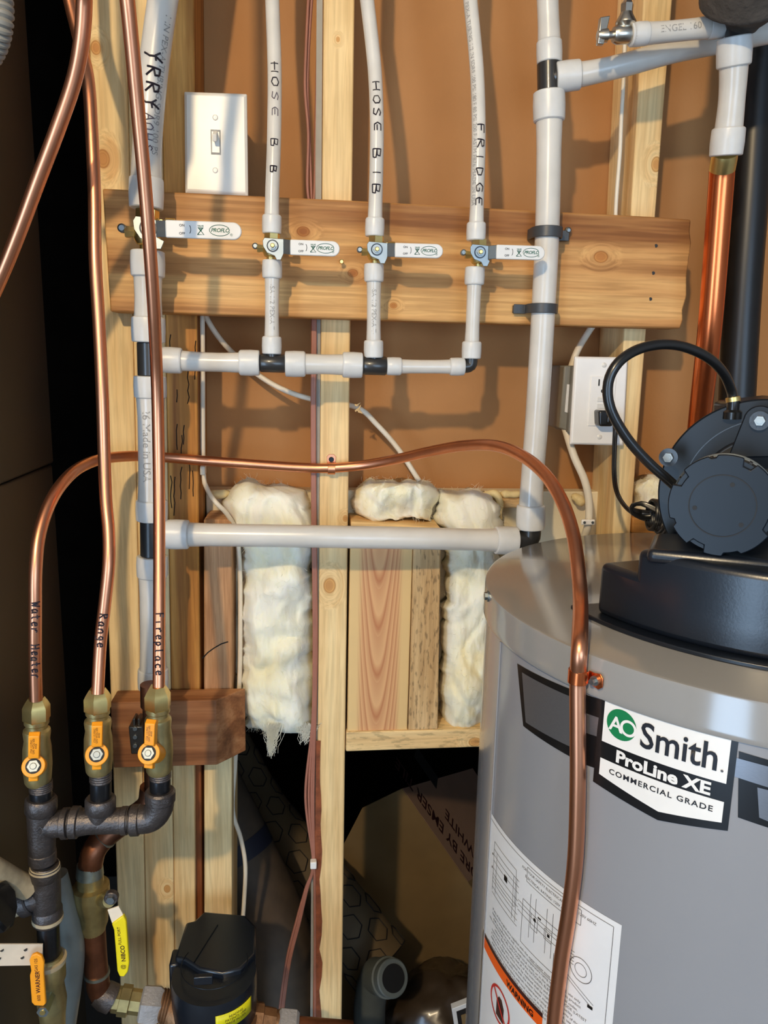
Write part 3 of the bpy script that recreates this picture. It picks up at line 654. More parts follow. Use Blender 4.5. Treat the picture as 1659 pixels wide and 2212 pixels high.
# black fittings
def tee(name, a, b, c, wpx, label, cw=None, mat='poly_black', cat='fitting', group='black plastic fittings'):
    """run a-b and branch end c, photo points with depth"""
    A, B = at(*a), at(*b); r = wpx/2*pxm(*a); o = MB()
    o.lathe(A, B, [(-.0, r*.8), (.002, r*.86), (.004, r), ((B-A).length-.004, r), ((B-A).length-.002, r*.86), ((B-A).length, r*.8)], 28)
    if c: Cn = at(*c); m = (A+B)/2; k = (cw or wpx*.8)/2*pxm(*a); o.cyl(m, Cn, k, n=24)
    return tag(o.build(name, mat, smooth=40), label, cat, group)
tee('plastic_tee', (322, 734, .925), (324, 818, .925), (352, 777, .925), 52, 'upright black tee below the plank on the left riser')
tee('plastic_tee', (328, 1118, .925), (329, 1206, .925), (360, 1154, .925), 50, 'upright black tee where the long horizontal pipe starts')
tee('plastic_tee', (1185, 130, .94), (1186, 206, .94), (1206, 167, .935), 50, 'upright black tee high on the right riser')
tee('plastic_tee', (557, 784, YM), (621, 786, YM), (587, 760, YM), 39, 'small black tee under the second valve', cw=27)
tee('plastic_tee', (779, 789, YM), (839, 791, YM), (807, 768, YM), 40, 'small black tee under the third valve', cw=27)
def elbow(name, plist, wpx, mat, label, cat='fitting', group=None, sub=None, step=.003):
    pts = pix(plist, step); r = wpx/2*pxm(*plist[0]); return tag(MB().sweep(pts, r, n=24).build(name, mat, smooth=50), label, cat, group)
elbow('plastic_elbow', [(998, 792, YM), (1008, 792, YM), (1016, 789, YM), (1018, 781, YM), (1018, 770, YM)], 27, 'poly_black', 'small black elbow at the right end of the lower manifold', group='black plastic fittings')
elbow('plastic_elbow', [(1111, 1168, .938), (1130, 1169, .939), (1143, 1164, .94), (1146, 1152, .94), (1146, 1136, .94)], 45, 'poly_black', 'large black elbow just behind the heater lid', group='black plastic fittings')
elbow('plastic_elbow', [(1560, 56, .87), (1580, 52, .865), (1587, 62, .862), (1588, 86, .86)], 40, 'poly_black', 'black elbow under the grey wrapped pipe at top right', group='black plastic fittings')

# pipe clamps on the right riser
def clamp(px0, px1, y0, y1, xs, ys, label):
    t = empty('pipe_clamp', at((px0+px1)/2, y1, YB), label, 'clamp', 'dark pipe clamps')
    s = pxm(px0, y0, .93); zc0, zc1 = at(px0, y1, .93).z, at(px0, y0, .93).z
    cpx = at(1182 if xs > 1200 else 1172, (y0+y1)/2, .94); R = .0158; mb = MB(); pts = []
    w = (zc1-zc0)/2; zc = (zc0+zc1)/2; side = 1 if xs > 1200 else -1
    ring = [Vector((cpx.x-side*R*1.02, YB-.001, zc))]
    for k in range(9):
        a_ = math.pi*(1-k/8) if side > 0 else math.pi*k/8; ring.append(Vector((cpx.x+math.cos(a_)*R*1.02, .94-math.sin(a_)*R*1.02, zc)))
    ring.append(Vector((cpx.x+side*R*1.02, YB-.006, zc))); ring.append(Vector((cpx.x+side*(R+.016), YB-.006, zc)))
    out = []
    for p in ring: out.append(p)
    lo = [p-Vector((0, 0, w)) for p in out]; hi = [p+Vector((0, 0, w)) for p in out]
    def off(i):
        a_, b_ = out[max(i-1, 0)], out[min(i+1, len(out)-1)]; d = (b_-a_).normalized(); return Vector((d.y, -d.x, 0))*(-.0022 if side > 0 else .0022)
    rr = [[lo[i], hi[i], hi[i]-off(i), lo[i]-off(i)] for i in range(len(out))]
    mb.loft(rr); mb.box((min(out[-1].x, out[-2].x), YB-.0045, zc-w*.8), (max(out[-1].x, out[-2].x), YB-.0002, zc+w*.8)); mb.build('strap', 'clamp', t, bevel=.0006)
    c = at(xs, ys, YB-.009); MB().lathe(c+Vector((0, .0035, 0)), c, [(0, .0042), (.002, .0038), (.0035, .002)], 16).build('screw', 'steel', t)
clamp(1157, 1236, 487, 511, 1229, 497, 'dark clamp holding the long right pipe, upper of two, screw on its right')
clamp(1130, 1208, 654, 675, 1149, 662, 'dark clamp holding the long right pipe near the plank bottom, screw on its left')

# ------------------------------------------------------------------ white-handled ball valves
def ball_valve(ctr, top, bot, hw, handle, grip, label, k, big=False):
    """ctr/top/bot photo points; handle end point; grip start; k = pixel scale"""
    Yv = .925
    c = at(ctr[0], ctr[1], Yv); s = pxm(ctr[0], ctr[1], Yv)*k
    t = empty('ball_valve', at(ctr[0], bot, Yv), label, 'valve', 'white-handled ball valves')
    T = at(ctr[0]-1, top, Yv); B = at(ctr[0]-3, bot, Yv); Lt = (T-B).length
    mb = MB(); mb.lathe(B, T, [(0, 11*s), (Lt*.16, 11*s), (Lt*.18, 15*s), (Lt*.3, 19*s), (Lt*.62, 19*s), (Lt*.72, 16*s), (Lt*.74, 15*s)], 24)
    mb.lathe(B, T, [(Lt*.72, 17*s), (Lt*.98, 17*s), (Lt, 15*s)], 6, rot=.3)
    mb.cyl(c, c+Vector((0, -.012*k, 0)), 9*s, n=20)
    mb.build('valve_body', 'brass', t, smooth=30)
    # test port on the upper right, drain boss on the left
    X = Vector((1, 0, -.02)).normalized(); p = T.lerp(B, .3)
    mb = MB(); mb.lathe(p, p+X, [(0, 7*s), (16*s, 7*s), (18*s, 5*s), (26*s, 5*s), (27*s, 8*s), (40*s, 8*s)], 16); mb.build('side_port', 'brass', t)
    mb = MB(); mb.cyl(p+X*22*s+Vector((0, -7*s, 0)), p+X*22*s+Vector((0, -12*s, 0)), 3.4*s, n=12); mb.build('vent_screw', 'brass', t)
    q = c-Vector((0, 0, 6*s)); mb = MB(); mb.lathe(q, q-X, [(0, 8*s), (24*s, 8*s), (28*s, 9*s), (33*s, 9*s)], 6); mb.build('drain_boss', 'brass', t)
    q2 = q-X*37*s+Vector((0, -5*s, 4*s)); mb = MB(); mb.lathe(q2+Vector((0, 6*s, 0)), q2-Vector((0, 3*s, 0)), [(0, 6.5*s), (7*s, 6.5*s), (9*s, 4*s)], 16); mb.obox(q2-Vector((0, 3.2*s, 0)), (4*s, 0, 0), (0, .3*s, 0), (0, 0, .8*s)); mb.build('drain_screw', 'steel', t)
    # lever: flat metal plate, cranked, then the vinyl grip
    Yh = Yv-.022*k; Yg = Yh-.006
    h0 = at(ctr[0], ctr[1]-1, Yh); g0 = at(grip[0], grip[1], Yg); g1 = at(handle[0], handle[1], Yg)
    u = (g1-g0).normalized(); v = Vector((0, -1, 0)).cross(u).normalized(); v = v if v.z > 0 else -v; w = hw*s/k
    f = Vector((0, 1, 0))
    def bar(a_, b_, wa, wb, th): return [[a_-v*wa, a_+v*wa, a_+v*wa+f*th, a_-v*wa+f*th], [b_-v*wb, b_+v*wb, b_+v*wb+f*th, b_-v*wb+f*th]]
    mb = MB(); e0 = h0-u*17*s; e1 = h0+u*((g0-h0).length-16*s)
    e1 = Vector((e1.x, Yh, e1.z))
    hub = [h0+u*(math.cos(a_)*19*s)+v*(math.sin(a_)*19*s) for a_ in [math.pi*.62+i*math.pi*.76/6 for i in range(7)]]
    pl_ = [e1+v*w*.95, h0+u*2*s+v*15*s, e0+v*16*s]+[h0-u*21*s+v*10*s, h0-u*20*s-v*2*s, h0-u*12*s-v*14*s, h0-v*20*s+u*4*s, h0-v*28*s+u*8*s, h0-v*28*s+u*17*s, h0-v*17*s+u*22*s, e1-v*w*.95]
    mb.prism(pl_, f*.0016)
    mb.loft(bar(e1, Vector((g0.x, Yg, g0.z)), w*.95, w*.95, .0016)); mb.loft(bar(g0, g1-u*w, w*.9, w*.9, .0014))
    pl2 = mb.build('lever', 'steel', t, bevel=.0004, label='bright metal lever plate')
    mb = MB(); mb.cyl(h0+f*.002, h0-f*.0035, 7.5*s, n=6); mb.cyl(h0+f*.002, h0-f*.001, 10*s, n=24); mb.build('stem_nut', 'steel', t)
    MB().cyl(h0+f*.001, h0-f*.0006, 12.5*s, n=24).build('washer', 'iron_dark', t)
    mb = MB(); mb.cyl(h0, h0-f*.0055, 4.6*s, n=14, bev=.0006); mb.build('stem', 'brass', t)
    out = [g0-v*w, g0+v*w]; nA = 12
    cc = g1-u*w
    out = [g0-v*w]+[cc+v*math.sin(-math.pi/2+math.pi*i/nA)*w+u*math.cos(-math.pi/2+math.pi*i/nA)*w for i in range(nA+1)]+[g0+v*w]
    mb = MB(); mb.prism([p_-f*.0012 for p_ in out], f*.0042); g = mb.build('grip', 'grip', t, bevel=.0012, segs=3, label='white vinyl grip with green print')
    fr = Yg-.0012-.0002; Lg = (g1-g0).length; gc = lambda a_: Vector(((g0+u*Lg*a_).x, fr, (g0+u*Lg*a_).z))
    pr = MB(); flat_text(pr, 'PROFLO', gc(.715), u, v, w*.62, shear=.25, bold=w*.014, spacing=.92)
    el = [gc(.71)+u*math.cos(a_)*w*1.2+v*math.sin(a_)*w*.62 for a_ in [i*2*math.pi/28 for i in range(2, 28)]]
    pr.sweep(el, w*.035, n=4)
    flat_text(pr, '®', gc(.865)-v*w*.48, u, v, w*.42)
    flat_text(pr, 'VALVE', gc(.46)+v*w*.42, u, v, w*.24, bold=w*.01)
    z = gc(.46); pr.sweep([z-u*w*.38-v*w*.55, z+u*w*.3+v*w*.25, z-u*w*.3+v*w*.25, z+u*w*.38-v*w*.55, z-u*w*.38-v*w*.55], w*.05, n=4)
    for q_ in range(4): pr.sweep([z-u*w*(.28-.06*q_)+v*w*(.2-.1*q_), z+u*w*(.28-.06*q_)+v*w*(.2-.1*q_)], w*.03, n=4)
    pr.build('green_print', 'greendk', g)
    pr = MB(); flat_text(pr, 'ON', gc(.215)+v*w*.42, u, v, w*.4, bold=w*.008); flat_text(pr, 'OFF', gc(.215)-v*w*.5, u, v, w*.4, bold=w*.008)
    ar = [gc(.315)+u*math.cos(a_)*w*.18+v*math.sin(a_)*w*.45-u*w*.05 for a_ in [-1.4+i*2.8/10 for i in range(11)]]; pr.sweep(ar, w*.035, n=4)
    pr.build('dark_print', 'navy', g)
    return t
ball_valve((589, 532), 502, 566, 15.5, (734, 538), (627, 534), 'brass ball valve with white handle under the pipe with faint lettering, second from the left', 1.)
ball_valve((814, 540), 508, 574, 14.5, (957, 543), (853, 540), 'brass ball valve with white handle under the HOSE BIB pipe, third from the left', 1.)
ball_valve((1037, 546), 517, 581, 14.5, (1177, 547), (1072, 544), 'brass ball valve with white handle under the FRIDGE pipe, rightmost of four', 1.)
ball_valve((320, 494), 452, 546, 17.5, (522, 500), (358, 494), 'largest brass ball valve with white handle, partly behind a copper tube, far left of four', 1.45, big=True)
# a long screw next to the second valve handle
tag(MB().lathe(at(738, 565, .95), at(738, 565, YB+.01), [(0, .002), (.001, .0028), (.004, .0018), (.02, .0016)], 12).build('loose_screw', 'brass'), 'lone screw poking out of the plank under the second handle', 'screw')

# ------------------------------------------------------------------ chrome angle stop top right
t = empty('angle_stop_valve', at(1350, 96, .87), 'small chrome stop valve with a stubby handle at top right', 'valve')
s = pxm(1350, 80, .87); c = at(1350, 74, .87); X = (at(1400, 72, .87)-at(1300, 78, .87)).normalized()
MB().lathe(c-X*26*s, c, [(0, 15*s), (8*s, 19*s), (30*s, 19*s), (45*s, 17*s)], 24).build('valve_body', 'chrome', t)
Zd = Vector((0, 0, 1)); MB().lathe(c, c+Zd, [(10*s, 12*s), (20*s, 22*s), (24*s, 22*s), (38*s, 14*s), (42*s, 13*s)], 24).build('outlet', 'chrome', t)
MB().lathe(c+Zd*40*s, c+Zd*70*s, [(0, 13*s), (18*s, 14*s), (24*s, 9*s), (28*s, 8*s)], 6).build('compression_nut', 'chrome', t)
MB().lathe(c-X*25*s, c-X*62*s, [(0, 8*s), (14*s, 9*s), (15*s, 14*s), (28*s, 13*s), (36*s, 10*s)], 14).build('handle_hub', 'chrome', t)
mb = MB(); mb.prism([c-X*62*s-Zd*18*s-Vector((0, 8*s, 0)), c-X*48*s-Zd*20*s-Vector((0, 8*s, 0)), c-X*38*s+Zd*36*s-Vector((0, 8*s, 0)), c-X*60*s+Zd*34*s-Vector((0, 8*s, 0))], (0, 14*s, 0)); mb.build('handle', 'chrome', t, bevel=.001)
tag(MB().sweep(pix([(1356, 22, .87), (1358, 0, .87), (1360, -60, .87)]), .0034, n=12).build('supply_tube', 'copper_bright'), 'thin orange copper tube leaving the top of the chrome stop valve', 'tube')

# ------------------------------------------------------------------ copper riser, black pipe, wrapped pipe
t = tag(MB().sweep(pix([(1560, 362, .895), (1556, 420, .90), (1534, 700, .915), (1512, 900, .955), (1496, 1060, .99), (1484, 1180, 1.004), (1470, 1300, 1.006)]), 26*pxm(1545, 500, .9), n=32).build('copper_riser', 'copper_bright', smooth=50), 'thick shiny copper pipe on the right behind the blower', 'pipe')
MB().lathe(at(1566, 332, .885), at(1560, 366, .895), [(0, 28*s*.98), (.004, 29*s), ((at(1566, 332, .885)-at(1560, 366, .895)).length, 29*s)], 28).build('brass_adapter', 'brass', t, label='bright brass adapter at the top')
tag(MB().sweep(pix([(1665, -80, 1.0), (1640, 100, 1.0), (1620, 400, 1.0), (1603, 650, 1.0), (1590, 900, 1.0), (1575, 1200, 1.0)]), .0235, n=32).build('black_pipe', 'abs', smooth=50), 'thick black pipe standing right of the copper riser', 'pipe')
mb = MB(); q = pix([(1640, -120, .80), (1622, -40, .83), (1612, 20, .85), (1600, 62, .862)], .004); n = len(q)
rr = [.047*(1+.06*noise.noise(p*40))*(1 if i < n-8 else max(.35, 1-(i-(n-8))/10)) for i, p in enumerate(q)]
tag(mb.sweep(q, rr, n=32).build('pipe_wrap', 'foamgrey', smooth=60), 'fat grey foam-wrapped pipe in the top right corner', 'insulation')

# ------------------------------------------------------------------ copper gas tubes
RC = .00635
def ctube(plist, label, name='copper_tube', r=RC):
    pts = pix(plist, .005); o = tag(MB().sweep(pts, r, n=20).build(name, 'copper', smooth=50), label, 'tube', 'soft copper gas tubes'); return o, Path(pts)
HC = Vector((.4553, .6911, 0)); HR = .278; LR = .2805; ZL = 1.3804
def hc(px, py, R=HR):
    r = ray(px, py); o = CAM[:2]-np.array(HC[:2]); a_ = r[:2]@r[:2]; b_ = o@r[:2]; D = b_*b_-a_*(o@o-R*R)
    tt = (-b_-D**.5)/a_; p = CAM+tt*r; th = math.atan2(p[1]-HC.y, p[0]-HC.x) % (2*math.pi); return th, p[2], Vector(p)
def hy(px, py, out=.0085): return hc(px, py, LR+out)[2].y
tw = [(78, 1512, .77), (76, 1430, .77), (76, 1330, .77), (77, 1230, .775), (86, 1150, .79), (112, 1078, .815), (150, 1027, .85), (190, 1001, .89), (235, 989, .925), (300, 985, .955), (370, 989, .975), (450, 996, .985), (560, 1004, .99), (650, 1010, .992), (715, 1011, .99), (790, 1004, .98), (860, 991, .955), (930, 975, .915), (1000, 963, .87), (1070, 963, .82), (1130, 986, .77), (1180, 1028, .725), (1215, 1085, .69), (1237, 1150, .66), (1248, 1220, .63), (1254, 1300, .60)]
tw += [(x, y, hy(x, y)) for x, y in ((1252, 1390), (1248, 1470), (1248, 1560), (1248, 1700), (1243, 1850), (1229, 1970), (1212, 2080), (1198, 2200), (1192, 2300))]
wh, Pw = ctube(tw, 'long copper tube marked Water Heater arching across the studs to the heater front')
write_on(Pw, RC, 'Water', Pw.near(76, 1300)*1., Pw.near(76, 1372), .0085, 'ink', wh, pen=.0008) if False else None
def rev(path): return Path(list(reversed(path.p)))
Pwr = rev(Pw); write_on(Pwr, RC, 'Water', Pwr.near(76, 1297), Pwr.near(76, 1368), .008, 'ink', wh, pen=.0008); write_on(Pwr, RC, 'Heater', Pwr.near(76, 1386), Pwr.near(77, 1464), .008, 'ink', wh, pen=.0008)
rg, Pr_ = ctube([(140, -60, .90), (150, 0, .90), (172, 90, .89), (190, 170, .87), (198, 280, .86), (204, 420, .85), (206, 560, .84), (214, 700, .835), (221, 850, .825), (225, 980, .82), (229, 1080, .81), (235, 1150, .80), (235, 1220, .79), (227, 1300, .785), (217, 1390, .78), (211, 1498, .77)], 'wavy copper tube marked Range dropping to the middle orange-handled valve')
write_on(Pr_, RC, 'Range', Pr_.near(224, 1325), Pr_.near(216, 1400), .008, 'ink', rg, pen=.0008)
fp, Pf = ctube([(225, -420, .68), (245, -250, .70), (262, -100, .72), (275, 0, .73), (288, 130, .745), (300, 260, .76), (313, 400, .775), (324, 540, .79), (333, 680, .81), (339, 820, .835), (342, 950, .84), (344, 1100, .83), (344, 1300, .80), (343, 1492, .775)], 'straight copper tube marked Fireplace passing in front of the thick left pipe')
write_on(Pf, RC, 'Fireplace', Pf.near(344, 1326), Pf.near(344, 1462), .008, 'ink', fp, pen=.0008)
ctube([(150, -300, .72), (178, -60, .74), (182, 0, .75), (176, 90, .76), (158, 180, .77), (120, 290, .78), (82, 390, .79), (45, 490, .80), (5, 590, .81), (-40, 690, .82)], 'copper tube bending away to the left edge at top left', r=.0069)
# straps on the long copper tube
t = empty('pipe_strap', at(715, 1020, .995), 'copper pipe strap screwed to the middle stud', 'strap', 'copper pipe straps'); s = pxm(715, 1000, .99)
c = at(716, 1012, .99); mb = MB()
rings = []
for i in range(11):
    a_ = -math.pi*.6+i*math.pi*1.3/10; R = RC*1.09; p = c+Vector((0, -math.cos(a_)*R, math.sin(a_)*R)); q = c+Vector((0, -math.cos(a_)*(R+.0009), math.sin(a_)*(R+.0009)))
    rings.append([p-Vector((8*s, 0, 0)), p+Vector((8*s, 0, 0)), q+Vector((8*s, 0, 0)), q-Vector((8*s, 0, 0))])
mb.loft(rings); mb.prism([c+Vector((x*s, .0085, z*s)) for x, z in ((-9, 6), (9, 6), (10, 24), (5, 29), (-5, 29), (-10, 24))], (0, .0012, 0)); mb.build('band', 'copper', t, bevel=.0003)
q = c+Vector((0, .0075, 18*s)); MB().cyl(q+Vector((0, .001, 0)), q-Vector((0, .0018, 0)), 5.5*s, n=16, bev=.0005).build('screw', 'motor', t)
t = empty('pipe_strap', hc(1250, 1465, LR)[2], 'copper pipe strap holding the tube to the heater lid', 'strap', 'copper pipe straps')
th0, zc, pc = hc(1249, 1460, LR+.0085); er = Vector((math.cos(th0), math.sin(th0), 0)); et = Vector((-er.y, er.x, 0)); et = et if et.x > 0 else -et
rings = []; mb = MB(); s = pxm(1249, 1460, pc.y)
for i in range(13):
    a_ = -math.pi*.65+i*math.pi*1.3/12; R = RC*1.09
    p = pc+er*math.cos(a_)*R+et*math.sin(a_)*R; q = pc+er*math.cos(a_)*(R+.001)+et*math.sin(a_)*(R+.001); w = Vector((0, 0, 15*s)); rings.append([p-w, p+w, q+w, q-w])
mb.loft(rings); pe = pc+er*-.0055+et*.0065
mb.prism([pe+et*x*s+Vector((0, 0, z*s)) for x, z in ((-3, -14), (24, -20), (34, -12), (34, 8), (26, 16), (10, 13), (-3, 14))], -er*.0012); mb.build('band', 'copper_bright', t, bevel=.0003)
q = pe+et*16*s+Vector((0, 0, -2*s)); MB().cyl(q-er*.001, q+er*.002, 11*s, n=20).cyl(q, q+er*.0055, 7*s, n=6).build('hex_screw', 'steel', t)

# ------------------------------------------------------------------ switch plate and outlet
t = empty('light_switch', at(466, 417, .985), 'white toggle switch with its plate mounted above the plank', 'switch')
YPl = .985; P4 = [at(397, 196, YPl), at(533, 201, YPl), at(536, 423, YPl), at(399, 416, YPl)]
def plate(P4, Y, th, inset, name, mat, parent):
    ce = sum(P4, Vector())/4; back = [Vector((p.x, Y+th, p.z)) for p in P4]; mid = [Vector((p.x, Y+th*.45, p.z)) for p in P4]; fr = [Vector((p.x+(ce.x-p.x)*inset, Y, p.z+(ce.z-p.z)*inset*.62)) for p in P4]
    mb = MB(); mb.loft([back, mid, fr]); return mb.build(name, mat, parent, bevel=.0012, segs=3)
pp = plate(P4, YPl, .006, .09, 'switch_plate', 'white', t)
MB().box((P4[0].x+.012, YPl+.0055, P4[2].z+.01), (P4[1].x-.012, YW-.002, P4[0].z-.01)).build('wall_box', 'greybox', t)
s = pxm(466, 305, YPl)
cq = at(466, 307, YPl-.0006); MB().box((cq.x-10.5*s, YPl-.0005, cq.z-25*s), (cq.x+10.5*s, YPl+.001, cq.z+25*s)).build('toggle_frame', 'print', t)
MB().box((cq.x-8*s, YPl-.0009, cq.z-21*s), (cq.x+8*s, YPl+.001, cq.z+21*s)).build('toggle_slot', 'white', t)
q = Vector((cq.x, YPl, cq.z+4*s)); MB().obox(q+Vector((0, -.005, 6*s)), (4.6*s, 0, 0), (0, .0075, .004), (0, -.0015, .0036)).build('toggle', 'white', t, bevel=.0008)
for y in (254, 368):
    q = at(465, y, YPl); mb = MB(); mb.lathe(q+Vector((0, .001, 0)), q-Vector((0, .0015, 0)), [(0, 6*s), (.0014, 6*s), (.0022, 4*s)], 18); mb.obox(q-Vector((0, .0014, 0)), (.5*s, 0, 0), (0, .0003, 0), (0, 0, 5*s)); mb.build('plate_screw', 'screwwhite', t)
t = empty('wall_outlet', at(1290, 962, .985), 'white outlet with its plate on the grey box beside the right stud', 'outlet')
YO = .985; P4 = [at(1243, 770, YO), at(1358, 772, YO), at(1348, 963, YO), at(1232, 960, YO)]; plate(P4, YO, .006, .06, 'outlet_plate', 'white2', t)
s = pxm(1295, 870, YO); dn = (P4[3]-P4[0]).normalized(); ce = at(1300, 867, YO); XX = Vector((1, 0, 0))
MB().obox(ce-dn*0+Vector((0, -.0004, 0)), XX*(28*s), (0, .0012, 0), dn*53*s).build('receptacle_face', 'white2', t, bevel=.0006)
mb = MB(); fY = Vector((0, -.0019, 0))
for z in (-1,):
    mb.obox(ce+fY-dn*40*s-XX*10*s, XX*1.3*s, (0, .0004, 0), dn*7*s); mb.obox(ce+fY-dn*40*s+XX*12*s, XX*1.3*s, (0, .0004, 0), dn*5*s); mb.lathe(ce+fY-dn*22*s+Vector((0, .0006, 0)), ce+fY-dn*22*s, [(0, 4.5*s), (.0008, 4.5*s)], 12)
mb.build('slot', 'motor_dark', t)
mb = MB(); mb.obox(ce+fY-dn*4*s, XX*11*s, (0, .0006, 0), dn*5*s); mb.obox(ce+fY+dn*10*s, XX*11*s, (0, .0006, 0), dn*5*s); mb.build('test_button', 'screwwhite', t, bevel=.0004)
for sg in (-77, 77):
    q = ce+dn*sg*s; MB().lathe(q+Vector((0, .001, 0)), q-Vector((0, .0016, 0)), [(0, 5.5*s), (.0014, 5.5*s), (.0024, 3*s)], 16).build('plate_screw', 'screwwhite', t)
bx = MB(); bx.prism([at(1219, 790, 1.003), at(1247, 790, 1.003), at(1239, 935, 1.003), at(1208, 925, 1.003)], (0, .078, 0)); bx.prism([at(1238, 790, .992), at(1300, 790, .992), at(1294, 935, .992), at(1228, 935, .992)], (0, .06, 0)); bx.build('wall_box', 'greybox', t, bevel=.002, label='grey plastic box')
lb = MB(); lb.prism([at(1225, 830, 1.0015), at(1238, 831, 1.0015), at(1233, 893, 1.0015), at(1220, 890, 1.0015)], (0, .0012, 0)); lb.build('box_label', 'labwhite', t)
# plug + cord
t = empty('power_plug', at(1305, 925, .96), 'black plug in the lower socket with a thin cord down to the bundled loop', 'plug')
q = at(1303, 903, .975); mb = MB(); mb.obox(q, (15*s, 0, 0), (0, .01, 0), (-2*s, 0, 17*s)); mb.obox(q+Vector((14*s, -.004, 0)), (13*s, 0, 0), (0, .008, 0), (0, 0, 11*s)); mb.build('plug_body', 'rubber', t, bevel=.003, segs=3)
for k in (0, 1):
    mb = MB(); mb.sweep(pix([(1322-k, 898+k*3, .965), (1332-k*6, 920, .95), (1330-k*5, 960, .94), (1329-k*5, 1020, .93), (1334-k*5, 1060, .91), (1350-k*3, 1090+k*3, .88), (1375, 1112+k*4, .85), (1402, 1122+k*4, .83)]), .0016, n=10); mb.build('cord_lead', 'rubber', t)
t = empty('cord_bundle', at(1420, 1140, .80), 'coiled black power cord cinched next to the blower', 'cord')
for k in range(4):
    MB().sweep(pix([(1405, 1118-k*4, .82), (1385, 1119-k*5, .82+k*.003), (1366, 1108-k*3, .82), (1366, 1094-k, .82), (1385, 1086+k, .82), (1405, 1092+k*2, .815), (1425, 1102+k*2, .81)]), .0021, n=10).build('cord_loop', 'rubber', t)
for k in range(5):
    cc = at(1408+k*4, 1112+k*.6, .815); ring = [cc+Vector((.001*math.sin(a_), math.cos(a_)*.013, math.sin(a_)*.0165)) for a_ in [i*2*math.pi/20 for i in range(21)]]; MB().sweep(ring, .0022, n=8).build('wrap_turn', 'rubber', t)
for k in range(7):
    cc = at(1430+k*6, 1124+k*4.2, .80-.005*k); ring = [cc+Vector((.004*math.sin(a_), math.cos(a_)*.011, math.sin(a_)*.0135)) for a_ in [i*2*math.pi/20 for i in range(21)]]; MB().sweep(ring, .0024, n=8).build('wrap_turn', 'rubber', t)

# ------------------------------------------------------------------ cables
def cable(plist, r, mat, label, name='cable', cat='cable', group=None, flat=None):
    return tag(MB().sweep(pix(plist, .006), r, n=12, flat=flat).build(name, mat, smooth=60), label, cat, group)
GC = 'white sheathed cables'
cable([(430, 640, 1.02), (448, 690, 1.03), (480, 738, 1.04), (522, 780, 1.05), (565, 815, 1.05), (615, 843, 1.04), (674, 862, 1.03), (770, 880, 1.03), (815, 918, 1.04), (862, 972, 1.045), (905, 1038, 1.045)], .0036, 'cable', 'white cable sagging through the middle stud behind the manifold', group=GC)
cable([(437, 660, 1.02), (438, 800, 1.02), (439, 1010, 1.02), (447, 1055, 1.01), (466, 1085, .995), (490, 1110, 1.0), (510, 1150, 1.01), (518, 1230, 1.02), (519, 1350, 1.02), (517, 1480, 1.02), (508, 1650, 1.03), (503, 1750, 1.03), (520, 1810, 1.03), (530, 1870, 1.03), (527, 1950, 1.03), (520, 2040, 1.03)], .0032, 'cable', 'white cable running down the gap beside the dark stud and past the left insulation', group=GC)
cable([(1290, 690, 1.03), (1268, 722, 1.03), (1245, 762, 1.02), (1228, 812, 1.02)], .0046, 'cable', 'short white cable from behind the plank into the grey outlet box', group=GC)
cable([(1221, 925, 1.01), (1240, 985, 1.0), (1262, 1035, .995), (1272, 1080, .995), (1271, 1130, .995), (1258, 1175, 1.01), (1250, 1230, 1.02)], .0052, 'cable', 'white cable dropping from the grey outlet box down the side of the right stud', group=GC)
cable([(1350, 85, .99), (1347, 170, .99), (1342, 260, .99), (1339, 330, .99), (1332, 420, .99), (1328, 500, .99)], .0025, 'cable', 'thin white wire hanging below the chrome stop valve', group=GC)
t = empty('cable_staple', at(1270, 1135, .985), 'white cable staple on the right stud just above the heater', 'staple')
c = at(1270, 1128, .987); s = pxm(1270, 1128, .987); MB().obox(c, (15*s, 0, 0), (0, .002, 0), (0, 0, 6*s)).build('bridge', 'white2', t, bevel=.0015)
for dx in (-9, 9): MB().cyl(c+Vector((dx*s, -.001, 0)), c+Vector((dx*s, -.0032, 0)), 3*s, n=12).build('nail', 'steel', t)
cs = at(439, 1015, 1.0); tag(MB().obox(cs, (5*s, 0, 0), (0, .008, 0), (0, 0, 9*s)).build('cable_staple', 'cable', bevel=.001), 'small white staple on the vertical cable beside the dark stud', 'staple')
GB = 'brown thermostat wires'
labs = ['leftmost thin brown wire of the bundle beside the middle stud, bowing out to the left', 'second thin brown wire from the left beside the middle stud', 'third thin brown wire from the left beside the middle stud', 'thin brown wire lying closest to the middle stud, straight to the bottom']
for k, (top, mid2) in enumerate((((668, 662, 659, 666, 664, 671), 0), ((676, 668, 664, 668, 672, 674), 2), ((690, 687, 684, 682, 680, 677), 4), ((694, 690, 687, 685, 683, 680), 6))):
    pl_ = [(x, y, 1.01+.004*(k % 2)) for x, y in zip(top, (-40, 80, 190, 290, 400, 480))]+[(675+mid2, 700, 1.0), (674+mid2, 900, 1.0), (675+mid2, 1100, 1.0), (677+mid2, 1250, 1.0), (678+mid2, 1400, 1.0), (675+mid2, 1560, 1.0), ((660, 667, 673, 677)[k], 1720, 1.0), (676+k, 1862, 1.0)]
    e = (640, 645, 648, 0)[k]
    pl_ += [(660+k*2, 1920, 1.0), (e, 1990, 1.0), (e-22, 2080, 1.0), (e-38, 2200, 1.0), (e-44, 2290, 1.0)] if k < 3 else [(680, 1950, 1.0), (681, 2290, 1.0)]
    cable(pl_, .0019, 'cablebrown', labs[k], name='thermostat_wire', cat='wire', group=GB)
c = at(677, 1866, .994); MB_ = MB().obox(c, (.0045, 0, 0), (0, .005, 0), (0, 0, .0055)); tag(MB_.build('cable_clip', 'white2', bevel=.0012), 'small white clip pinning the brown wires to the middle stud', 'clip')
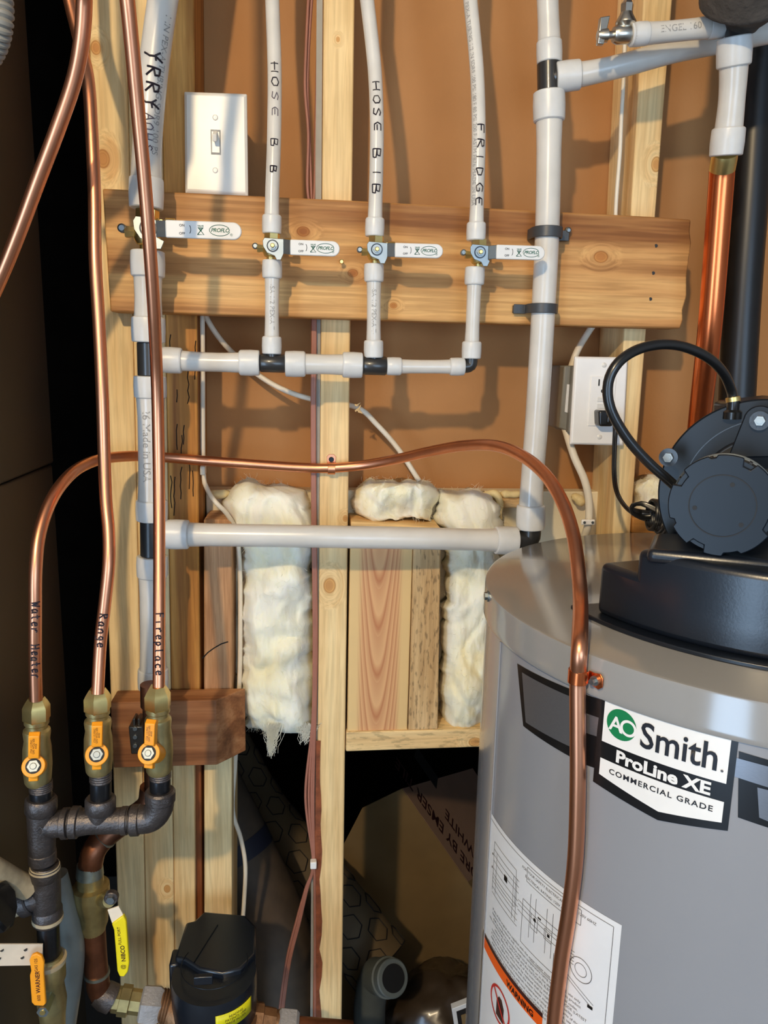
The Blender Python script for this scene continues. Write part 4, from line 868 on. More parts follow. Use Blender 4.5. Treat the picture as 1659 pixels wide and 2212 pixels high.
# torn wood splinters by the cable holes
mb = MB(); rd = random.Random(2)
for k in range(9): p = at(770+rd.uniform(-4, 4), 882+rd.uniform(-8, 8), 1.0); mb.sweep([p, p+Vector((rd.uniform(.002, .008), -rd.uniform(0, .004), rd.uniform(-.006, .008)))], [.0012, .0003], n=4)
mb.build('splinter', wood('splinter_wood', *PINE), studE)

# ------------------------------------------------------------------ water heater
t = empty('water_heater', (HC.x, HC.y, 0), 'grey cylindrical water heater standing at lower right with logo decals', 'water heater')
def hpt(th, z, R): return Vector((HC.x+R*math.cos(th), HC.y+R*math.sin(th), z))
Zb = 0.02
mb = MB(); mb.lathe((HC.x, HC.y, Zb), (HC.x, HC.y, 2), [(0, HR-.004), (.004, HR), (1.352-Zb, HR)], 128); tank = mb.build('tank_jacket', 'tank', t)
mb = MB(); zz0 = 1.348; mb.lathe((HC.x, HC.y, zz0), (HC.x, HC.y, 2), [(0, HR), (0, LR), (.0025, LR+.0008), (.006, LR), (ZL-zz0-.003, LR), (ZL-zz0-.0008, LR-.0008), (ZL-zz0, LR-.003)], 160); lid = mb.build('lid', 'lid', t)
for px, py in ((1053, 1281),):
    th = math.atan2(at(1053, 1281, .71).y-HC.y, at(1053, 1281, .71).x-HC.x)
    p = hpt(th, at(1053, 1281, .72).z, LR); e = (p-HC*1); e.z = 0; e.normalize(); MB().cyl(p, p+e*.004, .004, n=6).cyl(p, p+e*.0015, .0055, n=18).build('lid_screw', 'steel', t)
# side seam
mb = MB(); th = hc(1070, 1600)[0]; mb.prism([hpt(th, .1, HR+.0002), hpt(th+.008, .1, HR+.0002), hpt(th+.008, 1.345, HR+.0002), hpt(th, 1.345, HR+.0002)], hpt(th, 0, .0012)-Vector((HC.x, HC.y, 0))); mb.build('seam', 'tank', t)
def on_tank(poly2, off, name, mat, parent, faces=None, step=.006):
    """flat (s,z) outline or mesh laid on the cylinder; s = theta*HR"""
    bm = bmesh.new()
    if faces is None: vs = [bm.verts.new((x, y, 0)) for x, y in poly2]; bm.faces.new(vs)
    else:
        vs = [bm.verts.new((x, y, 0)) for x, y in poly2]
        for f in faces:
            try: bm.faces.new([vs[i] for i in f])
            except ValueError: pass
    bmesh.ops.triangulate(bm, faces=bm.faces); cutx(bm, step); bm.verts.index_update()
    V = [hpt(v.co.x/HR, v.co.y, HR+off) for v in bm.verts]; F = [tuple(v.index for v in f.verts) for f in bm.faces]; bm.free()
    mb = MB(); mb.add(V, F); o = mb.build(name, mat, parent, smooth=0)
    # face outward
    me = o.data
    bm = bmesh.new(); bm.from_mesh(me)
    for f in bm.faces:
        c_ = f.calc_center_median()+o.location+wloc(parent)-Vector((HC.x, HC.y, 0)); c_.z = 0
        if f.normal.dot(c_) < 0: f.normal_flip()
    bm.to_mesh(me); bm.free(); me.shade_smooth(); return o
def sz(px, py):
    th, z, p = hc(px, py); return (th*HR, z)
def rect(s0, s1, z0, z1): return [(s0, z0), (s1, z0), (s1, z1), (s0, z1)]
SK = HR/.28
# band: black edged silver trapezoids
k0 = (1.0505*SK, 1.1435*SK)
sz_ = lambda l: [sz(x, y) for x, y in l]
dec = on_tank(sz_([(1118, 1433), (1235, 1489), (1305, 1513), (1302, 1665), (1262, 1650), (1131, 1568)]), .0004, 'band_decal', 'decalblack', t)
on_tank(sz_([(1129, 1452), (1240, 1507), (1236, 1614), (1137, 1560)]), .0007, 'silver_panel', 'decalsilver', dec)
on_tank(sz_([(1240, 1530), (1304, 1553), (1302, 1594), (1240, 1573)]), .0007, 'silver_stripe', 'decalsilver', dec)
TR_ = sz_([(1596, 1622), (1700, 1652), (1700, 1800), (1594, 1765)]); dec2 = on_tank(TR_, .0004, 'band_decal', 'decalblack', t)
on_tank(sz_([(1577, 1632), (1700, 1665), (1700, 1712), (1574, 1672)]), .0007, 'silver_stripe', 'decalsilver', dec2)
on_tank(sz_([(1636, 1700), (1700, 1715), (1700, 1790), (1640, 1765)]), .0007, 'silver_panel', 'decalsilver', dec2)
# logo shield
s0, s1 = k0; zt = 1.3508
def Zs(z): return z
logo = on_tank([(s0-.0035, zt+.004), (s1+.0045, zt+.004), (s1+.0045, zt+.004-.0755), ((s0+s1)/2+.003, zt-.0815), (s0-.005, zt-.0735), (s0-.005, zt-.03)], .0009, 'logo_decal', 'decalblack', t, step=.005)
on_tank(rect(s0, s1, zt-.0365, zt), .0012, 'white_panel', 'labwhite2', logo)
on_tank([(s0, zt-.0505), (s1, zt-.0505), (s1, zt-.0665), ((s0+s1)/2+.003, zt-.0745), (s0, zt-.0645)], .0012, 'white_panel', 'labwhite2', logo)
def cyl_text(s_, sc, zc, size, off, name, mat, parent, squash=1., **k):
    vs, fs = textmesh(s_, size, **k); xs = [v.x for v in vs]; mid = (min(xs)+max(xs))/2; ys = [v.y for v in vs]; my = (min(ys)+max(ys))/2
    return on_tank([(sc+(v.x-mid)*squash, zc+v.y-my) for v in vs], off, name, mat, parent, faces=fs, step=.004)
wS = s1-s0
def shape(pts, off, name, mat, parent): return on_tank(pts, off, name, mat, parent, step=.004)
lc, lz = s0+wS*.165, zt-.0175
shape([(lc+math.cos(a_)*.0122, lz+math.sin(a_)*.0122) for a_ in [i*2*math.pi/40 for i in range(40)]], .0015, 'green_disc', 'green', logo)
cyl_text('A', lc-.0042, lz-.0006, .0165, .0018, 'letter', 'labwhite2', logo, bold=.0003)
ringo = [(lc+.006+math.cos(a_)*.0066, lz-.0006+math.sin(a_)*.0066) for a_ in [i*2*math.pi/32 for i in range(32)]]
ringi = [(lc+.006+math.cos(a_)*.0045, lz-.0006+math.sin(a_)*.0045) for a_ in [i*2*math.pi/32 for i in range(32)]]
on_tank(ringo+ringi, .0018, 'letter', 'labwhite2', logo, faces=[(i, (i+1) % 32, (i+1) % 32+32, i+32) for i in range(32)])
cyl_text('Smith', s0+wS*.63, zt-.0185, .0285, .0018, 'wordmark', 'navy', logo, bold=.0004, squash=.86)
cyl_text('.', s1-.0035, zt-.0275, .016, .0018, 'dot', 'linegrey', logo)
cyl_text('ProLine XE', (s0+s1)/2+.002, zt-.0436, .0135, .0014, 'product_line_text', 'labwhite2', logo, bold=.0005, squash=1.12)
cyl_text('COMMERCIAL GRADE', (s0+s1)/2+.001, zt-.058, .0062, .0015, 'grade_text', 'navy', logo, bold=.00012, squash=1.1, spacing=1.2)
# instruction label
a0, a1 = .9015*SK, 1.0805*SK; zl = 1.1688; zlow2 = .78
lab = on_tank(rect(a0, a1, zlow2, zl), .0004, 'instruction_label', 'labwhite', t, step=.005)
def lines(segs, w, name, mat, parent, off=.0007):
    V = []; F = []
    for (x0, y0, x1, y1) in segs:
        d = Vector((x1-x0, y1-y0)); n_ = Vector((-d.y, d.x)).normalized()*w/2; b_ = len(V)
        V += [(x0+n_.x, y0+n_.y), (x0-n_.x, y0-n_.y), (x1-n_.x, y1-n_.y), (x1+n_.x, y1+n_.y)]; F.append((b_, b_+1, b_+2, b_+3))
    return on_tank(V, off, name, mat, parent, faces=F)
def box4(x0, x1, y0, y1): return [(x0, y0, x1, y0), (x1, y0, x1, y1), (x1, y1, x0, y1), (x0, y1, x0, y0)]
U = lambda u: a0+(a1-a0)*u
V_ = lambda v: zl-v*.001
sg = box4(U(.02), U(.965), V_(146), V_(5)); sg += box4(U(.10), U(.35), V_(60), V_(22)); sg += box4(U(.42), U(.72), V_(86), V_(42)); sg += box4(U(.44), U(.80), V_(22), V_(8))
for v in (30, 36, 42, 50, 56, 64, 70, 76): sg.append((U(.10), V_(v), U(.38), V_(v)))
for u_ in (.10, .14, .33, .36, .48, .52, .6, .64): sg.append((U(u_), V_(30), U(u_), V_(74)))
for v in (48, 52, 58): sg.append((U(.38), V_(v), U(.7), V_(v)))
sg += box4(U(.49), U(.54), V_(62), V_(48)); sg += box4(U(.59), U(.64), V_(60), V_(50)); sg += [(U(.68), V_(50+i*3), U(.78), V_(50+i*3)) for i in range(5)]
sg += [(U(.66), V_(68), U(.9), V_(86)), (U(.66), V_(71), U(.88), V_(88)), (U(.66), V_(66), U(.66), V_(94)), (U(.5), V_(94), U(.66), V_(94))]
lines(sg, .0005, 'wiring_diagram', 'linegrey', lab)
for cx_, cy_, r1, r2 in ((.82, 62, .011, .0104), (.82, 62, .006, .0055)):
    ro = [(U(cx_)+math.cos(i*math.pi/16)*r1, V_(cy_)+math.sin(i*math.pi/16)*r1) for i in range(32)]; ri = [(U(cx_)+math.cos(i*math.pi/16)*r2, V_(cy_)+math.sin(i*math.pi/16)*r2) for i in range(32)]
    on_tank(ro+ri, .0007, 'motor_drawing', 'linegrey', lab, faces=[(i, (i+1) % 32, (i+1) % 32+32, i+32) for i in range(32)])
for cx_, cy_, w_, h_ in ((.235, 40, .006, .006), (.51, 50, .003, .003), (.61, 53, .003, .003), (.87, 88, .005, .003), (.54, 45, .004, .0015), (.08, 36, .002, .002), (.08, 50, .002, .002)):
    on_tank(rect(U(cx_), U(cx_)+w_, V_(cy_)-h_, V_(cy_)), .0008, 'block_mark', 'decalblack', lab)
txt = ['If any of the original wire supplied with the water heater must be replaced, use only', 'appliance wiring material with a minimum temperature rating of 105 C. This product', 'shall be installed in accordance with local codes, or in the absence of local codes,',
       'with the NATIONAL FUEL GAS CODE and the NATIONAL ELECTRICAL CODE (LATEST', 'edition). Before installing, read all of the instructions and the electric utility', 'requirements. Any parts which must be replaced shall be replaced with parts of the']
for i, line in enumerate(txt*2):
    v = 92+i*4.4
    if v < 140: cyl_text(line, (U(.03)+U(.93))/2, V_(v), .0037, .0008, 'small_print', 'linegrey', lab, squash=1.)
cyl_text('FOR YOUR SAFETY ELECTRICAL RATING 120V 60HZ', U(.64), V_(12), .0037, .0008, 'small_print', 'linegrey', lab)
cyl_text('ELECTRICAL RATING: 120V 60HZ', U(.58), V_(18), .0037, .0008, 'small_print', 'linegrey', lab)
zo = 1.030
ws = on_tank([(U(.012), zo+.006), (U(.62), zo+.006), (U(.62), zo+.0015), (U(.012), zo+.0015)], .0009, 'black_rule', 'brownprint', lab)
on_tank(rect(U(.0), U(.02), zlow2, zo+.006), .0009, 'black_rule', 'decalblack', lab)
og = on_tank(rect(U(.02), U(.62), zo-.010, zo+.0015), .0009, 'warning_strip', 'orangeprint', lab)
cyl_text('WARNING', U(.44), zo-.0045, .0085, .0012, 'warning_text', 'decalblack', og, bold=.0003)
pa = on_tank(rect(U(.02), U(.62), zlow2, zo-.010), .0008, 'warning_panel', 'labwhite', lab)
cc_, cz = U(.27), zo-.040
ro = [(cc_+math.cos(i*math.pi/20)*.019, cz+math.sin(i*math.pi/20)*.019) for i in range(40)]; ri = [(cc_+math.cos(i*math.pi/20)*.0165, cz+math.sin(i*math.pi/20)*.0165) for i in range(40)]
on_tank(ro+ri, .0013, 'ban_ring', 'redprint', pa, faces=[(i, (i+1) % 40, (i+1) % 40+40, i+40) for i in range(40)])
lines([(cc_-.0125, cz+.0125, cc_+.0125, cz-.0125)], .0026, 'ban_slash', 'redprint', pa, off=.0015)
on_tank([(cc_-.006, cz-.014), (cc_+.008, cz-.014), (cc_+.008, cz+.002), (cc_+.003, cz+.009), (cc_+.001, cz+.006), (cc_-.002, cz+.009), (cc_-.006, cz+.002)], .0011, 'pictogram', 'brownprint', pa)

# ------------------------------------------------------------------ blower on the heater
t = empty('draft_blower', (HC.x, HC.y, ZL), 'black plastic draft blower with round motor standing on the heater lid', 'blower')
# base hood: its front follows the lid curve
def hood(th0, th1, z0, z1, R, Ri, name, mat, bevel=.004, back=None):
    n = 40; out = [hpt(math.radians(th0+(th1-th0)*i/n), z0, R) for i in range(n+1)]
    inn = [hpt(math.radians(th1), z0, Ri), hpt(math.radians(th0), z0, Ri)] if back is None else back
    mb = MB(); mb.prism(out+inn, (0, 0, z1-z0)); return mb.build(name, mat, t, bevel=bevel, segs=4, smooth=40)
def bp(px, py, z): return atz(px, py, z)
hood(190, 345, ZL, ZL+.004, .2205, .05, 'base_flange', 'cover', bevel=.001)
hood(196, 340, ZL+.003, 1.430, .209, .09, 'hood_step', 'cover', bevel=.006)
hood(207.5, 335, ZL+.003, 1.4515, .209, .06, 'hood', 'cover', bevel=.006)
mb = MB(); pts = [bp(1398, 1186, 1.456), bp(1700, 1215, 1.456), bp(1800, 1150, 1.456), bp(1412, 1150, 1.456)]
mb.prism([Vector((p.x, p.y, 1.444)) for p in pts], (0, 0, .012)); mb.build('hood_top', 'cover', t, bevel=.005, segs=3)
AX = Vector((.52, .85, -.03)).normalized(); AU = Vector((0, 0, 1)); AR = AX.cross(AU).normalized(); AU = AR.cross(AX).normalized()
if AR.x < 0: AR = -AR
MC = at(1560, 1093, .555); MR = 111*pxm(1560, 1093, .555)
def disc(c, R, th, name, mat, notches=(), dep=.0, n=144, bev=.0008, Ri=None):
    out = []
    for i in range(n):
        a_ = 2*math.pi*i/n; r = R
        for (na, nw, nd) in notches:
            d = (math.degrees(a_)-na+180) % 360-180
            if abs(d) < nw: r = R-nd
        out.append(c+AR*math.cos(a_)*r+AU*math.sin(a_)*r)
    mb = MB()
    if Ri is None: mb.prism(out, AX*th)
    else:
        inn = [c+AR*math.cos(2*math.pi*i/n)*Ri+AU*math.sin(2*math.pi*i/n)*Ri for i in range(n)]
        mb.loft([out, [p+AX*th for p in out], [p+AX*th for p in inn], inn, out], cap=False)
    return mb.build(name, mat, t, bevel=bev)
cap = disc(MC, MR, .004, 'motor_cap', 'motor', notches=((65, 7, .006), (150, 10, .006), (205, 5, .003), (245, 9, .006), (340, 8, .006), (15, 6, .003), (285, 9, .0025), (105, 5, .002)))
g = disc(MC-AX*.0006, MR*.615, .0005, 'groove', 'motor_dark', Ri=MR*.595, bev=0); g.parent = cap; g.location = Vector(g.location)-Vector(cap.location)
for a_, r_h in ((72, .45), (190, .5), (318, .5)):
    p = MC+AR*math.cos(math.radians(a_))*MR*r_h+AU*math.sin(math.radians(a_))*MR*r_h; MB().cyl(p-AX*.0004, p+AX*.001, .0018, n=14).build('vent_hole', 'motor_dark', cap)
MB().lathe(MC+AX*.003, MC+AX, [(0, MR*.93), (.012, MR*.95), (.013, MR*.9), (.022, MR*.9), (.023, MR*.97), (.028, MR*.97), (.029, MR*.9), (.05, MR*.88), (.075, MR*.8)], 64).build('motor_body', 'motor', t)
mb = MB(); mb.lathe(MC+AX*.0225, MC+AX, [(0, MR*.95), (.001, MR*.985), (.006, MR*.985), (.007, MR*.95)], 64); mb.build('steel_band', 'steel', t)
for k in range(14):
    a_ = math.radians(20+k*11); p = MC+AX*.0105+(AR*math.cos(a_)+AU*math.sin(a_))*MR*.945; MB().obox(p, AX*.006, (AR*math.cos(a_)+AU*math.sin(a_))*.001, (AR*-math.sin(a_)+AU*math.cos(a_))*.0011).build('cooling_slot', 'motor_dark', t)
VC = at(1640, 1072, .625); VR = 208*pxm(1640, 1072, .625)
vp = disc(VC, VR, .004, 'volute_plate', 'motor', bev=.0015)
g = disc(VC-AX*.0006+AR*.004, VR*.80, .0006, 'plate_bead', 'cover', Ri=VR*.79, bev=0)
disc(VC-AX*.006, VR*.62, .008, 'motor_mount', 'cover', bev=.002)
MB().lathe(VC+AX*.003, VC+AX, [(0, VR*.97), (.05, VR*.97), (.058, VR*.93)], 80).build('volute_body', 'cover', t)
# mounting arm with bolts
disc(VC-AX*.0062, VR*.585, .0008, 'housing_opening', 'motor_dark', bev=0)
p = at(1641, 909, .603); rad = (p-VC); rad = (rad-AX*rad.dot(AX)).normalized(); tg = rad.cross(AX).normalized()
arm = [p+tg*.0125*math.cos(a_)+rad*.0125*math.sin(a_) for a_ in [math.radians(10+i*16) for i in range(11)]]+[p-rad*.03-tg*.024, p-rad*.03+tg*.024]
MB().prism(arm, AX*.004).build('mount_arm', 'motor', t, bevel=.001)
for px_, py_, Y_ in ((1641, 909, .600), (1444, 988, .63)):
    p = at(px_, py_, Y_); mb = MB(); mb.cyl(p+AX*.004, p-AX*.001, .0078, n=24); mb.build('washer', 'cover', t)
    mb = MB(); mb.cyl(p-AX*.001, p-AX*.005, .0042, n=6); mb.cyl(p-AX*.001, p-AX*.006, .0024, n=14); mb.build('bolt', 'steel', t)
MB().prism([at(1600, 872, .66), at(1720, 858, .66), at(1720, 905, .66), at(1600, 905, .66)], (0, .05, 0)).build('outlet_collar', 'cover', t, bevel=.004)
MB().lathe(at(1581, 905, .64), at(1584, 868, .64), [(0, .0075), (.006, .0075), (.008, .005), (.016, .005)], 16).build('hose_barb', 'rubber', t)
h = empty('blower_hose', at(1478, 1066, .60), 'black rubber hose looping up from the blower front', 'hose')
hp = pix([(1472, 1062, .60), (1445, 1038, .60), (1395, 993, .60), (1350, 940, .60), (1318, 880, .60), (1314, 826, .60), (1336, 783, .60), (1378, 755, .605), (1430, 744, .61), (1480, 750, .615), (1530, 773, .62), (1563, 806, .63), (1580, 845, .64), (1584, 868, .64)], .004)
MB().sweep(hp, 11.2*pxm(1350, 900, .6), n=20).build('hose_tube', 'rubber', h)
MB().lathe(hp[-2], hp[-1], [(0, .0052), (.0005, .006), ((hp[-1]-hp[-2]).length, .006)], 18).build('brass_clamp', 'brass', h)

# ------------------------------------------------------------------ helpers for threaded pipe work
def lp(mb, a_, b_, Y, prof, n=28, rot=0., Y2=None):
    """solid of revolution between two photo points; prof = [(fraction, half width in px)]"""
    A, B = at(a_[0], a_[1], Y), at(b_[0], b_[1], Y2 or Y); s_ = pxm(a_[0], a_[1], Y); Ln = (B-A).length
    mb.lathe(A, B, [(f*Ln, r*s_) for f, r in prof], n, rot=rot); return mb
def one(name, mat, parent, *args, **k): 
    b_ = k.pop('bevel', 0); return lp(MB(), *args, **k).build(name, mat, parent, bevel=b_)
YG = .775
def gas_valve(x, y0, y1, hx, hy, ly, label, Y=YG, wd=29):
    """flare nut top y0, body bottom y1, hub centre (hx,hy), lever top ly"""
    t = empty('gas_valve', at(x, y1, Y), label, 'valve', 'orange-handled gas valves'); H = y1-y0
    one('flare_nut', 'brass', t, (x-3, y0+H*.26), (x-4, y0), Y, [(0, 26), (.06, 28.5), (.60, 28.5), (.78, 24), (1, 17)], n=6, rot=.5)
    one('valve_body', 'brass_old', t, (x, y1), (x-3, y0+H*.25), Y, [(0, 24), (.04, 27), (.12, 28), (.3, 30), (.55, 29), (.68, 26), (.8, 28), (.84, 27), (.87, 22), (.92, 22), (.94, 25), (1, 25)], n=32)
    s_ = pxm(hx, hy, Y-.035); c_ = at(hx, hy, Y-.035); bk = at(x, hy, Y); F_ = (bk-c_); F_ = F_.normalized()
    hd = MB(); hd.lathe(c_, c_+F_, [(0, 20*s_), (0, 24*s_), (.028, 22*s_), (.032, 20*s_)], 32)
    d = (at(hx-(hx-x)*.12, ly, Y-.035)-c_); up = d.normalized(); sd = up.cross(F_).normalized()
    a0_ = c_+up*18*s_; a1_ = c_+d-up*12*s_; a2_ = c_+d+F_*.006
    w_ = 11*s_
    hd.loft([[a0_-sd*w_, a0_+sd*w_, a0_+sd*w_+F_*.012, a0_-sd*w_+F_*.012], [a1_-sd*w_, a1_+sd*w_, a1_+sd*w_+F_*.012, a1_-sd*w_+F_*.012], [a2_-sd*w_, a2_+sd*w_, a2_+sd*w_+F_*.008, a2_-sd*w_+F_*.008]])
    b0 = c_-up*20*s_; b1 = c_-up*36*s_; w2 = 9.5*s_
    hd.loft([[b0-sd*w2, b0+sd*w2, b0+sd*w2+F_*.01, b0-sd*w2+F_*.01], [b1-sd*w2, b1+sd*w2, b1+sd*w2+F_*.01, b1-sd*w2+F_*.01]])
    h_ = hd.build('handle', 'orange', t, bevel=.0008, smooth=30)
    MB().cyl(c_-F_*.0003, c_+F_*.0002, 16*s_, n=28).build('hub_recess', 'motor_dark', h_)
    MB().cyl(c_+F_*.001, c_-F_*.0018, 13*s_, n=6).build('hub_nut', 'steel', t); MB().cyl(c_, c_-F_*.0028, 7*s_, n=16, bev=.0005).build('stem', 'steel', t)
    pr = MB()
    for k_, tx in enumerate(('CSA 1/2 PSIG', 'GAS WOG 600', 'ANSI')):
        flat_text(pr, tx, a0_.lerp(a1_, .55)-F_*.0002+sd*(4.5-4.5*k_)*s_, up, -sd if up.cross(-sd).dot(F_) < 0 else sd, 5.6*s_)
    pr.build('handle_print', 'brownprint', h_); return t
gas_valve(82, 1507, 1692, 72, 1655, 1580, 'leftmost orange-handled brass gas valve under the Water Heater tube')
gas_valve(214, 1488, 1668, 209, 1630, 1558, 'middle orange-handled brass gas valve under the Range tube')
gas_valve(344, 1482, 1668, 321, 1627, 1553, 'rightmost orange-handled brass gas valve under the Fireplace tube')
def nip(a_, b_, r, label, mat='iron_dark', Y=YG, cat='nipple', threads=True):
    o = tag(lp(MB(), a_, b_, Y, [(0, r-2), (.06, r), (.94, r), (1, r-2)]).build('pipe_nipple', mat), label, cat, 'short steel pipe nipples')
    if threads:
        mb = MB(); A, B = at(a_[0], a_[1], Y), at(b_[0], b_[1], Y); s_ = pxm(a_[0], a_[1], Y); d = (B-A); n_ = 5
        prof = []
        for k_ in range(n_*2+1): prof.append((d.length*(.0+.34*k_/(n_*2)), (r+.3+(1.1 if k_ % 2 else 0))*s_))
        mb.lathe(A, B, prof, 28); mb.build('thread', 'iron', o, label='bright threaded end')
    return o
nip((88, 1686), (89, 1748), 23, 'steel nipple under the leftmost gas valve'); nip((217, 1662), (218, 1735), 22, 'steel nipple under the middle gas valve'); nip((346, 1660), (346, 1722), 22, 'steel nipple under the rightmost gas valve')
def casting(name, parts, label, cat='fitting', mat='iron', group='black iron fittings', Y=YG, texts=()):
    mb = MB()
    for p_ in parts: lp(mb, *p_)
    o = tag(mb.build(name, mat, smooth=40), label, cat, group)
    for s_, x, y, sz_p, yy in texts:
        pr = MB(); k_ = pxm(x, y, yy); flat_text(pr, s_, at(x, y, yy), Vector((1, 0, 0)), Vector((0, 0, 1)), sz_p*k_); pr.build('cast_mark', 'iron', o)
    return o
col = lambda w: [(0, w-3), (.12, w), (.85, w), (1, w-4)]
yf = YG-.0175
casting('pipe_tee', [((91, 1850), (88, 1745), YG, [(0, 24), (.06, 27), (.2, 28), (.8, 29), (1, 29)]), ((88, 1754), (89, 1722), YG, col(33)), ((92, 1862), (91, 1836), YG, col(29)), ((95, 1782), (140, 1778), YG, [(0, 27), (1, 29)]), ((134, 1779), (150, 1778), YG, col(33))],
        'left black iron tee of the gas manifold, marked with a diamond', texts=(('◇', 86, 1797, 24, yf), ('LT', 88, 1826, 12, yf)))
casting('pipe_tee', [((155, 1776), (278, 1772), YG, [(0, 28), (.12, 30), (.3, 27), (.7, 27), (.85, 28), (1, 28)]), ((152, 1776), (172, 1776), YG, col(34)), ((262, 1773), (278, 1772), YG, col(30)), ((216, 1772), (217, 1738), YG, [(0, 26), (1, 28)]), ((217, 1752), (217, 1722), YG, col(32))],
        'middle black iron tee of the gas manifold')
t3 = MB(); t3.sweep(pix([(300, 1770, YG), (318, 1769, YG), (334, 1760, YG), (344, 1742, YG), (346, 1718, YG)], .003), 30*pxm(330, 1750, YG), n=28); lp(t3, (346, 1732), (346, 1706), YG, col(32)); lp(t3, (282, 1772), (304, 1771), YG, col(33))
e3 = tag(t3.build('pipe_elbow', 'iron', smooth=40), 'black iron elbow under the rightmost gas valve', 'fitting', 'black iron fittings')
pr = MB(); flat_text(pr, 'NBS', at(352, 1733, yf-.0015), Vector((1, 0, 0)), Vector((0, 0, 1)), 13*pxm(350, 1730, YG)); pr.build('cast_mark', 'iron', e3)
nip((146, 1778), (158, 1777), 27, 'short nipple between the left and middle iron tees', mat='iron', threads=False); nip((272, 1773), (290, 1772), 25, 'short nipple between the middle iron tee and the iron elbow', mat='iron', threads=False)
nip((93, 1855), (96, 1882), 22, 'dark nipple between the two iron tees at far left')
casting('pipe_tee', [((102, 1985), (98, 1880), YG, [(0, 26), (.1, 29), (.8, 30), (1, 28)]), ((97, 1898), (97, 1866), YG, col(31)), ((103, 1992), (102, 1958), YG, col(31)), ((95, 1930), (52, 1948), YG, [(0, 27), (1, 27)]), ((66, 1942), (44, 1951), YG, col(32))],
        'lower black iron tee at far left, cream pipe dope on its rims')
one('dope_ring', 'tape', bpy.data.objects['pipe_tee.002'], (97, 1876), (97, 1868), YG, [(0, 32), (1, 30)]); one('dope_ring', 'tape', bpy.data.objects['pipe_tee.002'], (103, 1985), (103, 1978), YG, [(0, 32), (1, 32)])
nip((103, 1984), (107, 2075), 23, 'longer dark nipple above the lowest orange-handled valve', threads=False)
tag(lp(MB(), (50, 1948), (22, 1958), YG, [(0, 25), (1, 25)]).build('pipe_nipple', 'tape'), 'cream-smeared nipple leaving the lower iron tee to the left', 'nipple')
tag(lp(MB(), (16, 1955), (-40, 1970), .72, [(0, 44), (.1, 52), (1, 52)], 8).build('pipe_union', 'iron_dark'), 'dark round iron union cut by the left edge', 'union')
tag(MB().sweep(pix([(62, 1918, .77), (30, 1903, .76), (-10, 1880, .74), (-80, 1840, .71)], .004), .0125, n=20).build('cream_pipe', 'tape'), 'cream pipe coming in from the left edge', 'pipe')
# lowest gas valve
t = empty('gas_valve', at(112, 2212, YG), 'long orange-handled brass gas valve at the bottom left corner', 'valve', 'orange-handled gas valves')
one('valve_body', 'brass_old', t, (118, 2300), (108, 2062), YG, [(0, 24), (.25, 24), (.45, 26), (.6, 30), (.75, 25), (.8, 30), (.93, 30), (.96, 26), (1, 25)], n=28)
one('dope_ring', 'tape', t, (107, 2080), (106, 2070), YG, [(0, 34), (1, 36)])
s_ = pxm(90, 2120, YG-.03); Yl = YG-.032; mb = MB(); poly = [(63, 2075), (68, 2064), (78, 2060), (90, 2066), (95, 2080), (94, 2100), (99, 2168), (94, 2174), (74, 2173), (68, 2166), (64, 2108), (67, 2098)]
hh = mb.prism([at(x, y, Yl) for x, y in poly], (0, .004, 0)).build('handle', 'orange', t, bevel=.0012, segs=3)
pr = MB(); dn_ = (at(84, 2170, Yl)-at(79, 2065, Yl)).normalized(); flat_text(pr, 'GAS 125', at(78, 2085, Yl-.0003), -dn_, Vector((-1, 0, 0)), 9*s_); flat_text(pr, 'WARNER', at(82, 2122, Yl-.0003), -dn_, Vector((-1, 0, 0)), 13*s_, bold=.0001); flat_text(pr, '600', at(84, 2156, Yl-.0003), -dn_, Vector((-1, 0, 0)), 10*s_); pr.build('handle_print', 'brownprint', hh)
q = at(92, 2187, Yl-.002); MB().cyl(q, q+Vector((0, .03, 0)), 13*s_, n=6).build('handle_nut', 'steel', t); MB().cyl(q-Vector((0, .001, 0)), q+Vector((0, .002, 0)), 6*s_, n=14).build('stem', 'brass', t)
# hose and strap
tag(MB().sweep(pix([(120, 1890, .83), (138, 1955, .83), (152, 2010, .83), (158, 2060, .83), (152, 2130, .83), (140, 2212, .83), (128, 2300, .83)]), 24*pxm(150, 2060, .83), n=24).build('grey_hose', 'hosegrey'), 'grey vinyl hose curving down behind the lowest gas valve', 'hose')
st = MB().prism([at(-80, 2040, .72), at(92, 2040, .76), at(92, 2085, .76), at(-80, 2088, .72)], (0, .0015, 0)).build('metal_strap', 'strap'); tag(st, 'pale perforated metal strap crossing at bottom left', 'strap')
for x, y in ((4, 2052), (55, 2051), (48, 2068), (-2, 2070)): MB().cyl(at(x, y, .72+.04*(x+80)/172-.0008), at(x, y, .72+.04*(x+80)/172+.001), .0019, n=12).build('strap_hole', 'motor_dark', st)

